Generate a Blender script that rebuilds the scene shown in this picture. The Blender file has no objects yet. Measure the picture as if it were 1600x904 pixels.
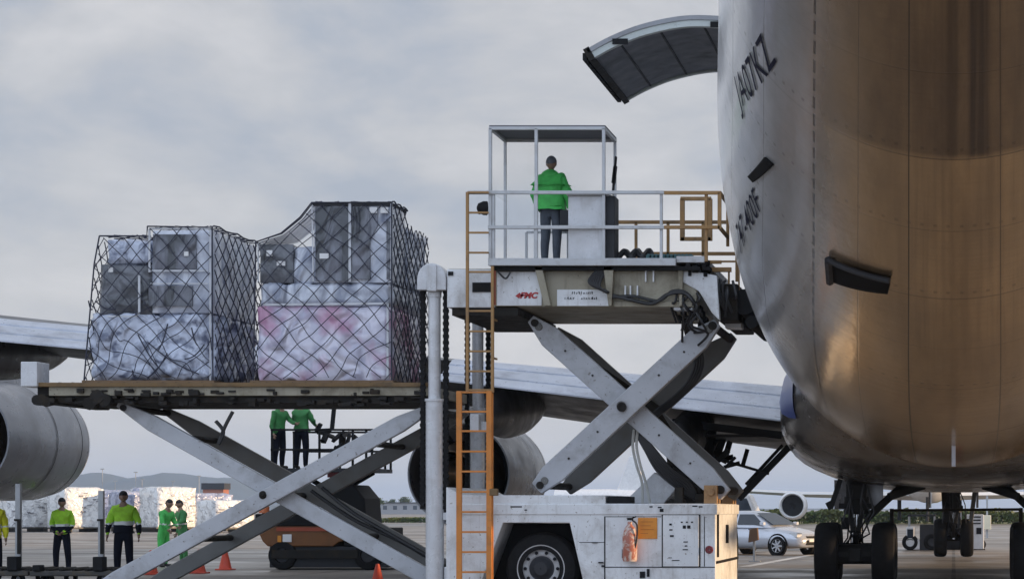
import bpy, bmesh, math, random
import numpy as np
from mathutils import Vector, Matrix, noise

S = bpy.context.scene
COL = S.collection
R = math.radians
random.seed(7)

# ------------------------------------------------------------------ camera
F = 3600.0            # focal length in photo pixels (1600 wide)
VX, VY = 1490.0, 795.0
H = 1.5
cam = bpy.data.cameras.new('camera')
cam.sensor_width = 36.0
cam.sensor_fit = 'HORIZONTAL'
cam.lens = 36.0 * F / 1600.0
cam.shift_x = -(VX - 800.0) / 1600.0
cam.shift_y = (VY - 452.0) / 1600.0
cam.clip_start = 0.5
cam.clip_end = 30000
co = bpy.data.objects.new('camera', cam)
COL.objects.link(co)
co.location = (0, 0, H)
co.rotation_euler = (R(90), 0, 0)
S.camera = co

# ------------------------------------------------------------------ world and sun
SUN_EL, SUN_AZ = 8.5, -1.0     # azimuth: degrees towards the camera side from +X (negative = beyond)
sun_vec = Vector((math.cos(R(SUN_EL)) * math.cos(R(SUN_AZ)), -math.cos(R(SUN_EL)) * math.sin(R(SUN_AZ)), math.sin(R(SUN_EL))))
W = bpy.data.worlds.new('World')
S.world = W
W.use_nodes = True
wt = W.node_tree
for n in list(wt.nodes):
    wt.nodes.remove(n)
wo = wt.nodes.new('ShaderNodeOutputWorld')
bg = wt.nodes.new('ShaderNodeBackground')
bg.inputs['Strength'].default_value = 0.1
sky = wt.nodes.new('ShaderNodeTexSky')
sky.sky_type = 'NISHITA'
sky.sun_disc = False
sky.sun_elevation = R(SUN_EL)
sky.sun_rotation = math.atan2(sun_vec.x, sun_vec.y)
sky.altitude = 0
sky.air_density = 1.0
sky.dust_density = 1.0
tc = wt.nodes.new('ShaderNodeTexCoord')
mp = wt.nodes.new('ShaderNodeMapping')
mp.inputs['Scale'].default_value = (6.5, 6.5, 15)
mp.inputs['Rotation'].default_value = (0, R(-7), 0)
n1 = wt.nodes.new('ShaderNodeTexNoise')
n1.inputs['Scale'].default_value = 1.3
n1.inputs['Detail'].default_value = 9
n1.inputs['Roughness'].default_value = 0.56
n1.inputs['Distortion'].default_value = 0.25
ramp = wt.nodes.new('ShaderNodeValToRGB')
cr = ramp.color_ramp
cr.elements[0].position = 0.36
cr.elements[0].color = (0.41, 0.45, 0.53, 1)
cr.elements[1].position = 0.66
cr.elements[1].color = (0.67, 0.665, 0.685, 1)
e = cr.elements.new(0.5)
e.color = (0.54, 0.55, 0.585, 1)
# soft warm band of cloud close to the horizon
sep = wt.nodes.new('ShaderNodeSeparateXYZ')
mr = wt.nodes.new('ShaderNodeMapRange')
mr.inputs['From Min'].default_value = 0.0
mr.inputs['From Max'].default_value = 0.12
mr.inputs['To Min'].default_value = 1.0
mr.inputs['To Max'].default_value = 0.0
mixh = wt.nodes.new('ShaderNodeMix')
mixh.data_type = 'RGBA'
mixh.inputs['B'].default_value = (0.70, 0.68, 0.68, 1)
mf = wt.nodes.new('ShaderNodeMath')
mf.operation = 'MULTIPLY'
mf.inputs[1].default_value = 0.6
sc_ = wt.nodes.new('ShaderNodeVectorMath')
sc_.operation = 'SCALE'
sc_.inputs['Scale'].default_value = 10.0
mixs = wt.nodes.new('ShaderNodeMix')
mixs.data_type = 'RGBA'
mixs.inputs['Factor'].default_value = 0.9
lk = wt.links.new
lk(tc.outputs['Generated'], mp.inputs['Vector'])
lk(mp.outputs['Vector'], n1.inputs['Vector'])
lk(n1.outputs['Fac'], ramp.inputs['Fac'])
lk(tc.outputs['Generated'], sep.inputs[0])
lk(sep.outputs['Z'], mr.inputs['Value'])
lk(mr.outputs['Result'], mf.inputs[0])
lk(mf.outputs[0], mixh.inputs['Factor'])
lk(ramp.outputs['Color'], mixh.inputs['A'])
lk(mixh.outputs['Result'], sc_.inputs[0])
lk(sky.outputs['Color'], mixs.inputs['A'])
lk(sc_.outputs['Vector'], mixs.inputs['B'])
# unseen sky behind the camera, brightened and blued to fill the near faces
bk = wt.nodes.new('ShaderNodeMapRange'); bk.interpolation_type = 'SMOOTHSTEP'
bk.inputs['From Min'].default_value = 0.45; bk.inputs['From Max'].default_value = -0.7
bk.inputs['To Min'].default_value = 0.0; bk.inputs['To Max'].default_value = 1.0
lk(sep.outputs['Y'], bk.inputs['Value'])
mb_ = wt.nodes.new('ShaderNodeMix'); mb_.data_type = 'RGBA'
mb_.inputs['B'].default_value = (8.8, 10.2, 12.6, 1)
lk(bk.outputs['Result'], mb_.inputs['Factor'])
lk(mixs.outputs['Result'], mb_.inputs['A'])
lk(mb_.outputs['Result'], bg.inputs['Color'])
lk(bg.outputs['Background'], wo.inputs['Surface'])

sl = bpy.data.lights.new('sun', 'SUN')
sl.energy = 5.0
sl.angle = R(0.6)
sl.color = (1.0, 0.68, 0.38)
so = bpy.data.objects.new('sun', sl)
COL.objects.link(so)
so.rotation_euler = (-sun_vec).to_track_quat('-Z', 'Y').to_euler()
so.location = (60, 0, 40)

vs = S.view_settings
vs.view_transform = 'Standard'
vs.look = 'None'
vs.exposure = 0.14
vs.gamma = 1.0

# ------------------------------------------------------------------ helpers
def P(px, py, D):
    return Vector(((px - VX) / F * D, D, H + (VY - py) / F * D))

def L(px, py, y=0.0):
    """photo pixel on the loader's near face (36 m away), then pushed y metres back"""
    return Vector(((px - VX) * 0.01, 36.0 + y, H + (VY - py) * 0.01))

def lx(px): return (px - VX) * 0.01
def lz(py): return H + (VY - py) * 0.01

def root_loc(o):
    v = Vector((0, 0, 0))
    while o is not None:
        v = v + o.location
        o = o.parent
    return v

class MB:
    def __init__(s):
        s.v = []
        s.f = []
    def add(s, verts, faces):
        b = len(s.v)
        s.v += [tuple(p) for p in verts]
        s.f += [tuple(i + b for i in f) for f in faces]
        return s
    def box(s, x0, x1, y0, y1, z0, z1):
        return s.add([(x0, y0, z0), (x1, y0, z0), (x1, y1, z0), (x0, y1, z0), (x0, y0, z1), (x1, y0, z1), (x1, y1, z1), (x0, y1, z1)],
                     [(0, 3, 2, 1), (4, 5, 6, 7), (0, 1, 5, 4), (1, 2, 6, 5), (2, 3, 7, 6), (3, 0, 4, 7)])
    def bar(s, p0, p1, w, d, up=(0, 1, 0)):
        p0, p1 = Vector(p0), Vector(p1)
        a = (p1 - p0).normalized()
        u = Vector(up)
        u = (u - a * u.dot(a))
        if u.length < 1e-4:
            u = Vector((1, 0, 0)) - a * a.x
        u.normalize()
        n = a.cross(u)
        vs_ = []
        for p in (p0, p1):
            for i, j in ((-1, -1), (1, -1), (1, 1), (-1, 1)):
                vs_.append(p + u * (d / 2 * i) + n * (w / 2 * j))
        return s.add(vs_, [(0, 3, 2, 1), (4, 5, 6, 7), (0, 1, 5, 4), (1, 2, 6, 5), (2, 3, 7, 6), (3, 0, 4, 7)])
    def prism(s, pts, y0, y1):
        n = len(pts)
        vs_ = [(x, y0, z) for x, z in pts] + [(x, y1, z) for x, z in pts]
        return s.add(vs_, [tuple(range(n)), tuple(range(2 * n - 1, n - 1, -1))] + [(i, i + n, (i + 1) % n + n, (i + 1) % n) for i in range(n)])
    def prismx(s, pts, x0, x1):
        n = len(pts)
        vs_ = [(x0, y, z) for y, z in pts] + [(x1, y, z) for y, z in pts]
        return s.add(vs_, [tuple(range(n)), tuple(range(2 * n - 1, n - 1, -1))] + [(i, i + n, (i + 1) % n + n, (i + 1) % n) for i in range(n)])
    def tube(s, pts, r, seg=8):
        pts = [Vector(p) for p in pts]
        rs = r if isinstance(r, (list, tuple)) else [r] * len(pts)
        rings = []
        u = None
        for i, p in enumerate(pts):
            a = (pts[min(i + 1, len(pts) - 1)] - pts[max(i - 1, 0)])
            if a.length < 1e-9: a = Vector((0, 0, 1))
            a.normalize()
            if u is None:
                u = Vector((0, 0, 1)) if abs(a.z) < 0.9 else Vector((0, 1, 0))
            u = u - a * u.dot(a)
            if u.length < 1e-5: u = a.orthogonal()
            u.normalize()
            w = a.cross(u)
            rings.append([p + (u * math.cos(2 * math.pi * k / seg) + w * math.sin(2 * math.pi * k / seg)) * rs[i] for k in range(seg)])
        vs_ = [q for rg in rings for q in rg]
        fs = []
        for i in range(len(pts) - 1):
            for k in range(seg):
                k2 = (k + 1) % seg
                fs.append((i * seg + k, i * seg + k2, (i + 1) * seg + k2, (i + 1) * seg + k))
        fs.append(tuple(range(seg - 1, -1, -1)))
        fs.append(tuple((len(pts) - 1) * seg + k for k in range(seg)))
        return s.add(vs_, fs)
    def lathe(s, prof, origin, axis, seg=32, closed=False, sy=1.0):
        """prof: (radius, distance along axis)"""
        a = Vector(axis).normalized()
        o = Vector(origin)
        u = Vector((0, 0, 1)) if abs(a.z) < 0.9 else Vector((1, 0, 0))
        u = (u - a * u.dot(a)).normalized()
        w = a.cross(u)
        vs_, fs = [], []
        n = len(prof)
        for r, t in prof:
            for k in range(seg):
                q = 2 * math.pi * k / seg
                vs_.append(o + a * t + (u * math.cos(q) * sy + w * math.sin(q)) * max(r, 1e-4))
        for i in range(n if closed else n - 1):
            j = (i + 1) % n
            for k in range(seg):
                k2 = (k + 1) % seg
                fs.append((i * seg + k, i * seg + k2, j * seg + k2, j * seg + k))
        return s.add(vs_, fs)
    def loft(s, rings, close=True, caps=True):
        n = len(rings[0])
        vs_ = [q for rg in rings for q in rg]
        fs = []
        for i in range(len(rings) - 1):
            for k in range(n if close else n - 1):
                k2 = (k + 1) % n
                fs.append((i * n + k, i * n + k2, (i + 1) * n + k2, (i + 1) * n + k))
        if caps and close:
            fs.append(tuple(range(n - 1, -1, -1)))
            fs.append(tuple((len(rings) - 1) * n + k for k in range(n)))
        return s.add(vs_, fs)
    def puffy(s, x0, x1, y0, y1, z0, z1, amp=0.03, step=0.12, fr=3.0, seed=0.0, rnd=0.0):
        """a wrapped load: subdivided box whose faces bulge unevenly"""
        nx, ny, nz = [max(1, int(round(d / step))) for d in (x1 - x0, y1 - y0, z1 - z0)]
        idx = {}
        vs_, fs = [], []
        c = Vector(((x0 + x1) / 2, (y0 + y1) / 2, (z0 + z1) / 2))
        hd = Vector(((x1 - x0) / 2, (y1 - y0) / 2, (z1 - z0) / 2))
        def vid(i, j, k):
            if (i, j, k) not in idx:
                p = Vector((x0 + (x1 - x0) * i / nx, y0 + (y1 - y0) * j / ny, z0 + (z1 - z0) * k / nz))
                q = p - c
                d = noise.noise_vector((p + Vector((seed, seed * 1.7, seed * 0.3))) * fr) * amp + noise.noise_vector((p + Vector((seed, 3, 9))) * fr * 2.7) * amp * 0.5
                if k == 0: d.z = 0
                # soften corners
                m = [abs(q[t]) / hd[t] for t in range(3)]
                if rnd > 0:
                    ms = sorted(m)
                    if ms[1] > 0.85:
                        q = q * (1 - rnd * (ms[1] - 0.85) / 0.15)
                        if k == 0: q.z = -hd.z
                idx[(i, j, k)] = len(vs_)
                vs_.append(c + q + d)
            return idx[(i, j, k)]
        for i in range(nx):
            for j in range(ny):
                fs.append((vid(i, j, 0), vid(i, j + 1, 0), vid(i + 1, j + 1, 0), vid(i + 1, j, 0)))
                fs.append((vid(i, j, nz), vid(i + 1, j, nz), vid(i + 1, j + 1, nz), vid(i, j + 1, nz)))
        for i in range(nx):
            for k in range(nz):
                fs.append((vid(i, 0, k), vid(i + 1, 0, k), vid(i + 1, 0, k + 1), vid(i, 0, k + 1)))
                fs.append((vid(i, ny, k), vid(i, ny, k + 1), vid(i + 1, ny, k + 1), vid(i + 1, ny, k)))
        for j in range(ny):
            for k in range(nz):
                fs.append((vid(0, j, k), vid(0, j, k + 1), vid(0, j + 1, k + 1), vid(0, j + 1, k)))
                fs.append((vid(nx, j, k), vid(nx, j + 1, k), vid(nx, j + 1, k + 1), vid(nx, j, k + 1)))
        return s.add(vs_, fs)
    def islands(s):
        par = list(range(len(s.v)))
        def fd(a):
            while par[a] != a:
                par[a] = par[par[a]]; a = par[a]
            return a
        for f in s.f:
            for k in f[1:]:
                par[fd(k)] = fd(f[0])
        groups = {}
        for f in s.f:
            groups.setdefault(fd(f[0]), []).append(f)
        out = []
        for fl in groups.values():
            m = MB(); mp_ = {}
            for f in fl:
                for k in f:
                    if k not in mp_:
                        mp_[k] = len(m.v); m.v.append(s.v[k])
                m.f.append(tuple(mp_[k] for k in f))
            out.append(m)
        return out
    def build_each(s, name, mat, parent=None, **kw):
        return [m.build(name, mat, parent, **kw) for m in s.islands()]
    def build(s, name, mat, parent=None, smooth=False, bevel=0.0, angle=35, fix=True):
        me = bpy.data.meshes.new(name)
        off = root_loc(parent) if parent is not None else Vector((0, 0, 0))
        me.from_pydata([tuple(Vector(p) - off) for p in s.v], [], s.f)
        me.update()
        if fix:
            bm = bmesh.new()
            bm.from_mesh(me)
            bmesh.ops.recalc_face_normals(bm, faces=bm.faces[:])
            bm.to_mesh(me)
            bm.free()
        if smooth:
            me.shade_smooth()
            me.set_sharp_from_angle(angle=R(angle))
        if mat is not None:
            for m in (mat if isinstance(mat, (list, tuple)) else [mat]):
                me.materials.append(m)
        o = bpy.data.objects.new(name, me)
        COL.objects.link(o)
        if parent is not None:
            o.parent = parent
        if bevel > 0:
            b = o.modifiers.new('bevel', 'BEVEL')
            b.width = bevel
            b.segments = 2
            b.limit_method = 'ANGLE'
            b.angle_limit = R(40)
            b.harden_normals = False
        return o

def thing(name, loc, label, cat, group=None, rz=0.0):
    o = bpy.data.objects.new(name, None)
    o.empty_display_size = 0.2
    COL.objects.link(o)
    o.location = loc
    o.rotation_euler = (0, 0, rz)
    tag(o, label, cat, group)
    return o

def tag(o, label=None, cat=None, group=None, kind=None):
    if label: o['label'] = label
    if cat: o['category'] = cat
    if group: o['group'] = group
    if kind: o['kind'] = kind
    return o

def copy_tree(o, parent=None):
    c = o.copy()
    COL.objects.link(c)
    c.parent = parent
    for ch in list(o.children):
        copy_tree(ch, c)
    return c

# ------------------------------------------------------------------ materials
MATS = {}
def mat(name, col, rough=0.5, metal=0.0, var=0.12, vscale=2.0, dirt=None, dirt_amt=0.35, dirt_scale=1.2, streak=0.0,
        bump=0.0, bscale=20.0, spec=0.5, coat=0.0, col2=None, c2_lo=0.45, c2_hi=0.6, c2_scale=2.0, alpha=1.0, trans=0.0):
    if name in MATS: return MATS[name]
    m = bpy.data.materials.new(name)
    m.use_nodes = True
    t = m.node_tree
    b = t.nodes['Principled BSDF']
    b.inputs['Roughness'].default_value = rough
    b.inputs['Metallic'].default_value = metal
    b.inputs['Specular IOR Level'].default_value = spec
    b.inputs['Coat Weight'].default_value = coat
    b.inputs['Alpha'].default_value = alpha
    b.inputs['Transmission Weight'].default_value = trans
    tcn = t.nodes.new('ShaderNodeTexCoord')
    ln = t.links.new
    cur = None
    def rgb(c):
        n = t.nodes.new('ShaderNodeRGB'); n.outputs[0].default_value = (*c, 1); return n.outputs[0]
    def nz(scale, detail=5, rough_=0.55, vec=None, dist=0.0):
        n = t.nodes.new('ShaderNodeTexNoise')
        n.inputs['Scale'].default_value = scale
        n.inputs['Detail'].default_value = detail
        n.inputs['Roughness'].default_value = rough_
        n.inputs['Distortion'].default_value = dist
        ln(vec or tcn.outputs['Object'], n.inputs['Vector'])
        return n.outputs['Fac']
    def rng(v, a, bb, lo=0.0, hi=1.0):
        n = t.nodes.new('ShaderNodeMapRange')
        n.inputs['From Min'].default_value = a; n.inputs['From Max'].default_value = bb
        n.inputs['To Min'].default_value = lo; n.inputs['To Max'].default_value = hi
        ln(v, n.inputs['Value'])
        return n.outputs['Result']
    def mix(f, a, bb):
        n = t.nodes.new('ShaderNodeMix'); n.data_type = 'RGBA'
        ln(f, n.inputs['Factor']); ln(a, n.inputs['A']); ln(bb, n.inputs['B'])
        return n.outputs['Result']
    cur = rgb(col)
    if col2 is not None:
        cur = mix(rng(nz(c2_scale, 4, 0.6, dist=0.5), c2_lo, c2_hi), cur, rgb(col2))
    if var > 0:
        dk = t.nodes.new('ShaderNodeMix'); dk.data_type = 'RGBA'; dk.blend_type = 'MULTIPLY'
        dk.inputs['Factor'].default_value = 1.0
        v = rng(nz(vscale, 6, 0.6), 0.3, 0.7, 1 - var, 1 + var * 0.5)
        cv = t.nodes.new('ShaderNodeCombineColor')
        for k in range(3): ln(v, cv.inputs[k])
        ln(cur, dk.inputs['A']); ln(cv.outputs[0], dk.inputs['B'])
        cur = dk.outputs['Result']
    if dirt is not None:
        f = rng(nz(dirt_scale, 8, 0.68, dist=0.3), 0.5, 0.72, 0, dirt_amt)
        cur = mix(f, cur, rgb(dirt))
        f2 = rng(nz(dirt_scale * 14, 3, 0.5), 0.66, 0.74, 0, min(1, dirt_amt * 1.4))
        cur = mix(f2, cur, rgb(dirt))
        if streak > 0:
            mpn = t.nodes.new('ShaderNodeMapping'); mpn.inputs['Scale'].default_value = (9, 9, 0.9)
            ln(tcn.outputs['Object'], mpn.inputs['Vector'])
            f3 = rng(nz(1.6, 5, 0.6, vec=mpn.outputs['Vector']), 0.55, 0.8, 0, streak)
            cur = mix(f3, cur, rgb(dirt))
        rr = rng(nz(dirt_scale * 2, 5), 0.3, 0.7, max(0.02, rough - 0.1), min(1, rough + 0.15))
        ln(rr, b.inputs['Roughness'])
    ln(cur, b.inputs['Base Color'])
    if bump > 0:
        bn = t.nodes.new('ShaderNodeBump'); bn.inputs['Strength'].default_value = bump; bn.inputs['Distance'].default_value = 0.02
        ln(nz(bscale, 6, 0.6), bn.inputs['Height'])
        ln(bn.outputs['Normal'], b.inputs['Normal'])
    MATS[name] = m
    return m

RUST = (0.16, 0.085, 0.04)
GRIME = (0.10, 0.085, 0.07)
M_white = mat('loader_white_paint', (0.76, 0.78, 0.80), 0.42, dirt=(0.22, 0.18, 0.14), dirt_amt=0.6, dirt_scale=1.6, streak=0.4, bump=0.03, bscale=9)
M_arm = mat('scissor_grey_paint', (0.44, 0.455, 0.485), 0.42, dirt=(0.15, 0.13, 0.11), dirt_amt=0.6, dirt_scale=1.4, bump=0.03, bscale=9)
M_armd = mat('scissor_painted_shade_grease', (0.15, 0.148, 0.14), 0.5, dirt=(0.12, 0.10, 0.07), dirt_amt=0.55, dirt_scale=1.4)  # darker copy of the arm grey, far-side shade put into the colour
M_cream = mat('old_cream_paint', (0.33, 0.30, 0.225), 0.5, dirt=(0.07, 0.05, 0.025), dirt_amt=0.85, dirt_scale=1.3, streak=0.5)
M_yellow = mat('worn_yellow_paint', (0.17, 0.10, 0.035), 0.5, dirt=(0.03, 0.02, 0.012), dirt_amt=0.7, dirt_scale=2.5)
M_orange = mat('orange_ladder_paint', (0.62, 0.22, 0.035), 0.45, dirt=RUST, dirt_amt=0.5, dirt_scale=3)
M_ochre = mat('ochre_rail_paint', (0.36, 0.20, 0.07), 0.5, dirt=GRIME, dirt_amt=0.6, dirt_scale=3)
M_steel = mat('rail_steel', (0.50, 0.51, 0.52), 0.4, 0.3, dirt=(0.2, 0.17, 0.14), dirt_amt=0.4, dirt_scale=4)
M_chrome = mat('mast_paint', (0.62, 0.63, 0.65), 0.3, 0.1, dirt=(0.25, 0.22, 0.18), dirt_amt=0.3, dirt_scale=3, streak=0.3)
M_black = mat('black_rubber', (0.012, 0.012, 0.013), 0.7, bump=0.05, spec=0.2)
M_tyre = mat('tyre_rubber', (0.011, 0.011, 0.012), 0.8, spec=0.2, dirt=(0.03, 0.028, 0.026), dirt_amt=0.4, dirt_scale=5)
M_grease = mat('greasy_steel', (0.02, 0.018, 0.016), 0.65, 0.0, spec=0.2, dirt=(0.07, 0.048, 0.024), dirt_amt=0.45, dirt_scale=4)
M_dkgrey = mat('dark_grey_paint', (0.04, 0.042, 0.048), 0.6, spec=0.25, dirt=(0.05, 0.045, 0.04), dirt_amt=0.4)
M_mesh = mat('smoky_roof_sheet', (0.12, 0.12, 0.14), 0.6)
M_rim = mat('wheel_rim_paint', (0.52, 0.52, 0.53), 0.45, dirt=GRIME, dirt_amt=0.5, dirt_scale=5)
M_red = mat('red_paint', (0.45, 0.03, 0.025), 0.4, dirt=(0.1, 0.02, 0.02), dirt_amt=0.3)
M_ink = mat('dark_ink', (0.02, 0.02, 0.024), 0.7, var=0, spec=0.1)
M_placard = mat('orange_placard', (0.70, 0.27, 0.03), 0.5, dirt=(0.3, 0.1, 0.02), dirt_amt=0.3, dirt_scale=6)
M_brass = mat('rusty_bracket', (0.38, 0.22, 0.10), 0.5, 0.2, dirt=RUST, dirt_amt=0.7, dirt_scale=6)
M_hose = mat('hydraulic_hose', (0.02, 0.02, 0.022), 0.45, var=0.2)
M_whitehose = mat('pale_hose', (0.5, 0.5, 0.47), 0.5)
M_teal = mat('teal_roller', (0.05, 0.13, 0.14), 0.5)

def glass_mat(name, col, fac, rough=0.05):
    m = bpy.data.materials.new(name)
    m.use_nodes = True
    t = m.node_tree
    b = t.nodes['Principled BSDF']
    b.inputs['Base Color'].default_value = (*col, 1)
    b.inputs['Roughness'].default_value = rough
    tr = t.nodes.new('ShaderNodeBsdfTransparent')
    mx = t.nodes.new('ShaderNodeMixShader')
    n = t.nodes.new('ShaderNodeTexNoise'); n.inputs['Scale'].default_value = 3.0; n.inputs['Detail'].default_value = 5
    r = t.nodes.new('ShaderNodeMapRange')
    r.inputs['From Min'].default_value = 0.3; r.inputs['From Max'].default_value = 0.75
    r.inputs['To Min'].default_value = fac * 0.7; r.inputs['To Max'].default_value = fac * 1.4
    t.links.new(n.outputs['Fac'], r.inputs['Value'])
    t.links.new(r.outputs['Result'], mx.inputs[0])
    t.links.new(tr.outputs[0], mx.inputs[1])
    t.links.new(b.outputs[0], mx.inputs[2])
    t.links.new(mx.outputs[0], t.nodes['Material Output'].inputs['Surface'])
    return m
M_plexi = glass_mat('scratched_plexiglass', (0.6, 0.63, 0.68), 0.08)

def film_mat(name, light, dark, lo, hi, scale, blot=None, stretch=(1, 1, 1)):
    """stretch film over a load: crumpled, glossy, with what it covers showing through unevenly"""
    m = bpy.data.materials.new(name)
    m.use_nodes = True
    t = m.node_tree; ln = t.links.new
    b = t.nodes['Principled BSDF']
    tcn = t.nodes.new('ShaderNodeTexCoord')
    mpn = t.nodes.new('ShaderNodeMapping'); mpn.inputs['Scale'].default_value = stretch
    ln(tcn.outputs['Object'], mpn.inputs['Vector'])
    n = t.nodes.new('ShaderNodeTexNoise'); n.inputs['Scale'].default_value = scale; n.inputs['Detail'].default_value = 6; n.inputs['Distortion'].default_value = 1.2
    ln(mpn.outputs['Vector'], n.inputs['Vector'])
    r = t.nodes.new('ShaderNodeValToRGB')
    r.color_ramp.elements[0].position = lo; r.color_ramp.elements[0].color = (*dark, 1)
    r.color_ramp.elements[1].position = hi; r.color_ramp.elements[1].color = (*light, 1)
    ln(n.outputs['Fac'], r.inputs['Fac'])
    cur = r.outputs['Color']
    if blot:
        n2 = t.nodes.new('ShaderNodeTexNoise'); n2.inputs['Scale'].default_value = 1.5; n2.inputs['Detail'].default_value = 3
        mp2 = t.nodes.new('ShaderNodeMapping'); mp2.inputs['Location'].default_value = (3.3, 0.4, 1.2)
        ln(tcn.outputs['Object'], mp2.inputs['Vector']); ln(mp2.outputs['Vector'], n2.inputs['Vector'])
        r2 = t.nodes.new('ShaderNodeMapRange'); r2.inputs['From Min'].default_value = 0.49; r2.inputs['From Max'].default_value = 0.66; r2.inputs['To Max'].default_value = 0.72
        ln(n2.outputs['Fac'], r2.inputs['Value'])
        mx = t.nodes.new('ShaderNodeMix'); mx.data_type = 'RGBA'
        ln(r2.outputs['Result'], mx.inputs['Factor']); ln(cur, mx.inputs['A']); mx.inputs['B'].default_value = (*blot, 1)
        cur = mx.outputs['Result']
    ln(cur, b.inputs['Base Color'])
    b.inputs['Roughness'].default_value = 0.17
    b.inputs['Coat Weight'].default_value = 0.5
    w = t.nodes.new('ShaderNodeTexNoise'); w.noise_type = 'RIDGED_MULTIFRACTAL'; w.normalize = True; w.inputs['Scale'].default_value = 2.6; w.inputs['Detail'].default_value = 8; w.inputs['Roughness'].default_value = 0.62; w.inputs['Distortion'].default_value = 1.0
    ln(mpn.outputs['Vector'], w.inputs['Vector'])
    bn = t.nodes.new('ShaderNodeBump'); bn.inputs['Strength'].default_value = 1.0; bn.inputs['Distance'].default_value = 0.13
    ln(w.outputs['Fac'], bn.inputs['Height']); ln(bn.outputs['Normal'], b.inputs['Normal'])
    return m
M_film = film_mat('crumpled_stretch_film', (0.60, 0.655, 0.79), (0.15, 0.175, 0.26), 0.35, 0.54, 4.2)
M_film_lilac = film_mat('lilac_stretch_film', (0.76, 0.75, 0.87), (0.48, 0.48, 0.62), 0.34, 0.58, 2.4, blot=(0.48, 0.13, 0.28))
M_film_dark = film_mat('dark_stretch_film', (0.17, 0.18, 0.21), (0.05, 0.055, 0.065), 0.35, 0.7, 2.0)
M_film_white = film_mat('pale_stretch_film', (0.72, 0.76, 0.85), (0.26, 0.29, 0.38), 0.34, 0.58, 2.6, stretch=(1, 1, 0.5))
M_panel_dark = film_mat('dark_carton_under_film', (0.22, 0.23, 0.28), (0.045, 0.05, 0.06), 0.42, 0.72, 1.5, stretch=(1.6, 1, 0.6))
M_edge = mat('white_edge_board', (0.62, 0.64, 0.68), 0.5)
M_label = mat('paper_label', (0.78, 0.78, 0.78), 0.6, var=0.05)
M_net = mat('net_rope', (0.03, 0.033, 0.055), 0.7, var=0.2)
M_post = mat('galvanised_post', (0.42, 0.43, 0.44), 0.45, 0.3, dirt=GRIME, dirt_amt=0.3, dirt_scale=3)
M_wood = mat('pallet_sheet', (0.20, 0.12, 0.06), 0.6, dirt=GRIME, dirt_amt=0.5)
M_alu = mat('pallet_aluminium', (0.4, 0.4, 0.4), 0.4, 0.8, dirt=GRIME, dirt_amt=0.4)

# ------------------------------------------------------------------ ground, hills
def ground_material():
    m = bpy.data.materials.new('apron_concrete')
    m.use_nodes = True
    t = m.node_tree; ln = t.links.new
    b = t.nodes['Principled BSDF']
    geo = t.nodes.new('ShaderNodeNewGeometry')
    def nz(s, d, vec=geo.outputs['Position'], r=0.6):
        n = t.nodes.new('ShaderNodeTexNoise'); n.inputs['Scale'].default_value = s; n.inputs['Detail'].default_value = d; n.inputs['Roughness'].default_value = r
        ln(vec, n.inputs['Vector']); return n.outputs['Fac']
    def rng(v, a, bb, lo, hi):
        n = t.nodes.new('ShaderNodeMapRange')
        for k, x in zip(('From Min', 'From Max', 'To Min', 'To Max'), (a, bb, lo, hi)): n.inputs[k].default_value = x
        ln(v, n.inputs['Value']); return n.outputs['Result']
    r = t.nodes.new('ShaderNodeValToRGB')
    r.color_ramp.elements[0].position = 0.3; r.color_ramp.elements[0].color = (0.17, 0.155, 0.14, 1)
    r.color_ramp.elements[1].position = 0.72; r.color_ramp.elements[1].color = (0.36, 0.32, 0.275, 1)
    ln(nz(0.12, 9), r.inputs['Fac'])
    br = t.nodes.new('ShaderNodeTexBrick')
    br.inputs['Color1'].default_value = (1, 1, 1, 1); br.inputs['Color2'].default_value = (0.82, 0.82, 0.82, 1); br.inputs['Mortar'].default_value = (0.25, 0.25, 0.25, 1)
    br.inputs['Scale'].default_value = 1.0; br.inputs['Brick Width'].default_value = 7.5; br.inputs['Row Height'].default_value = 7.5
    br.offset = 0.0; br.inputs['Mortar Size'].default_value = 0.05
    ln(geo.outputs['Position'], br.inputs['Vector'])
    mx = t.nodes.new('ShaderNodeMix'); mx.data_type = 'RGBA'; mx.blend_type = 'MULTIPLY'; mx.inputs['Factor'].default_value = 0.8
    ln(r.outputs['Color'], mx.inputs['A']); ln(br.outputs['Color'], mx.inputs['B'])
    st = t.nodes.new('ShaderNodeMix'); st.data_type = 'RGBA'
    ln(rng(nz(0.9, 7), 0.58, 0.72, 0, 0.7), st.inputs['Factor']); ln(mx.outputs['Result'], st.inputs['A']); st.inputs['B'].default_value = (0.06, 0.055, 0.05, 1)
    ln(st.outputs['Result'], b.inputs['Base Color'])
    ln(rng(nz(0.22, 6), 0.38, 0.6, 0.28, 0.75), b.inputs['Roughness'])
    bn = t.nodes.new('ShaderNodeBump'); bn.inputs['Strength'].default_value = 0.25; bn.inputs['Distance'].default_value = 0.02
    ln(nz(9, 6), bn.inputs['Height']); ln(bn.outputs['Normal'], b.inputs['Normal'])
    return m
g = MB()
g.add([(-9000, -400, 0), (9000, -400, 0), (9000, 14000, 0), (-9000, 14000, 0)], [(0, 1, 2, 3)])
tag(g.build('ground', ground_material()), kind='structure')

M_grass = mat('dry_grass', (0.10, 0.12, 0.035), 0.9, var=0.4, vscale=0.08, col2=(0.26, 0.20, 0.08), c2_scale=0.05, c2_lo=0.5, c2_hi=0.65)
g = MB()
g.add([(-30, 232, 0.004), (420, 232, 0.004), (900, 900, 0.004), (-60, 900, 0.004)], [(0, 1, 2, 3)])
tag(g.build('grass', M_grass), kind='structure')

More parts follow.
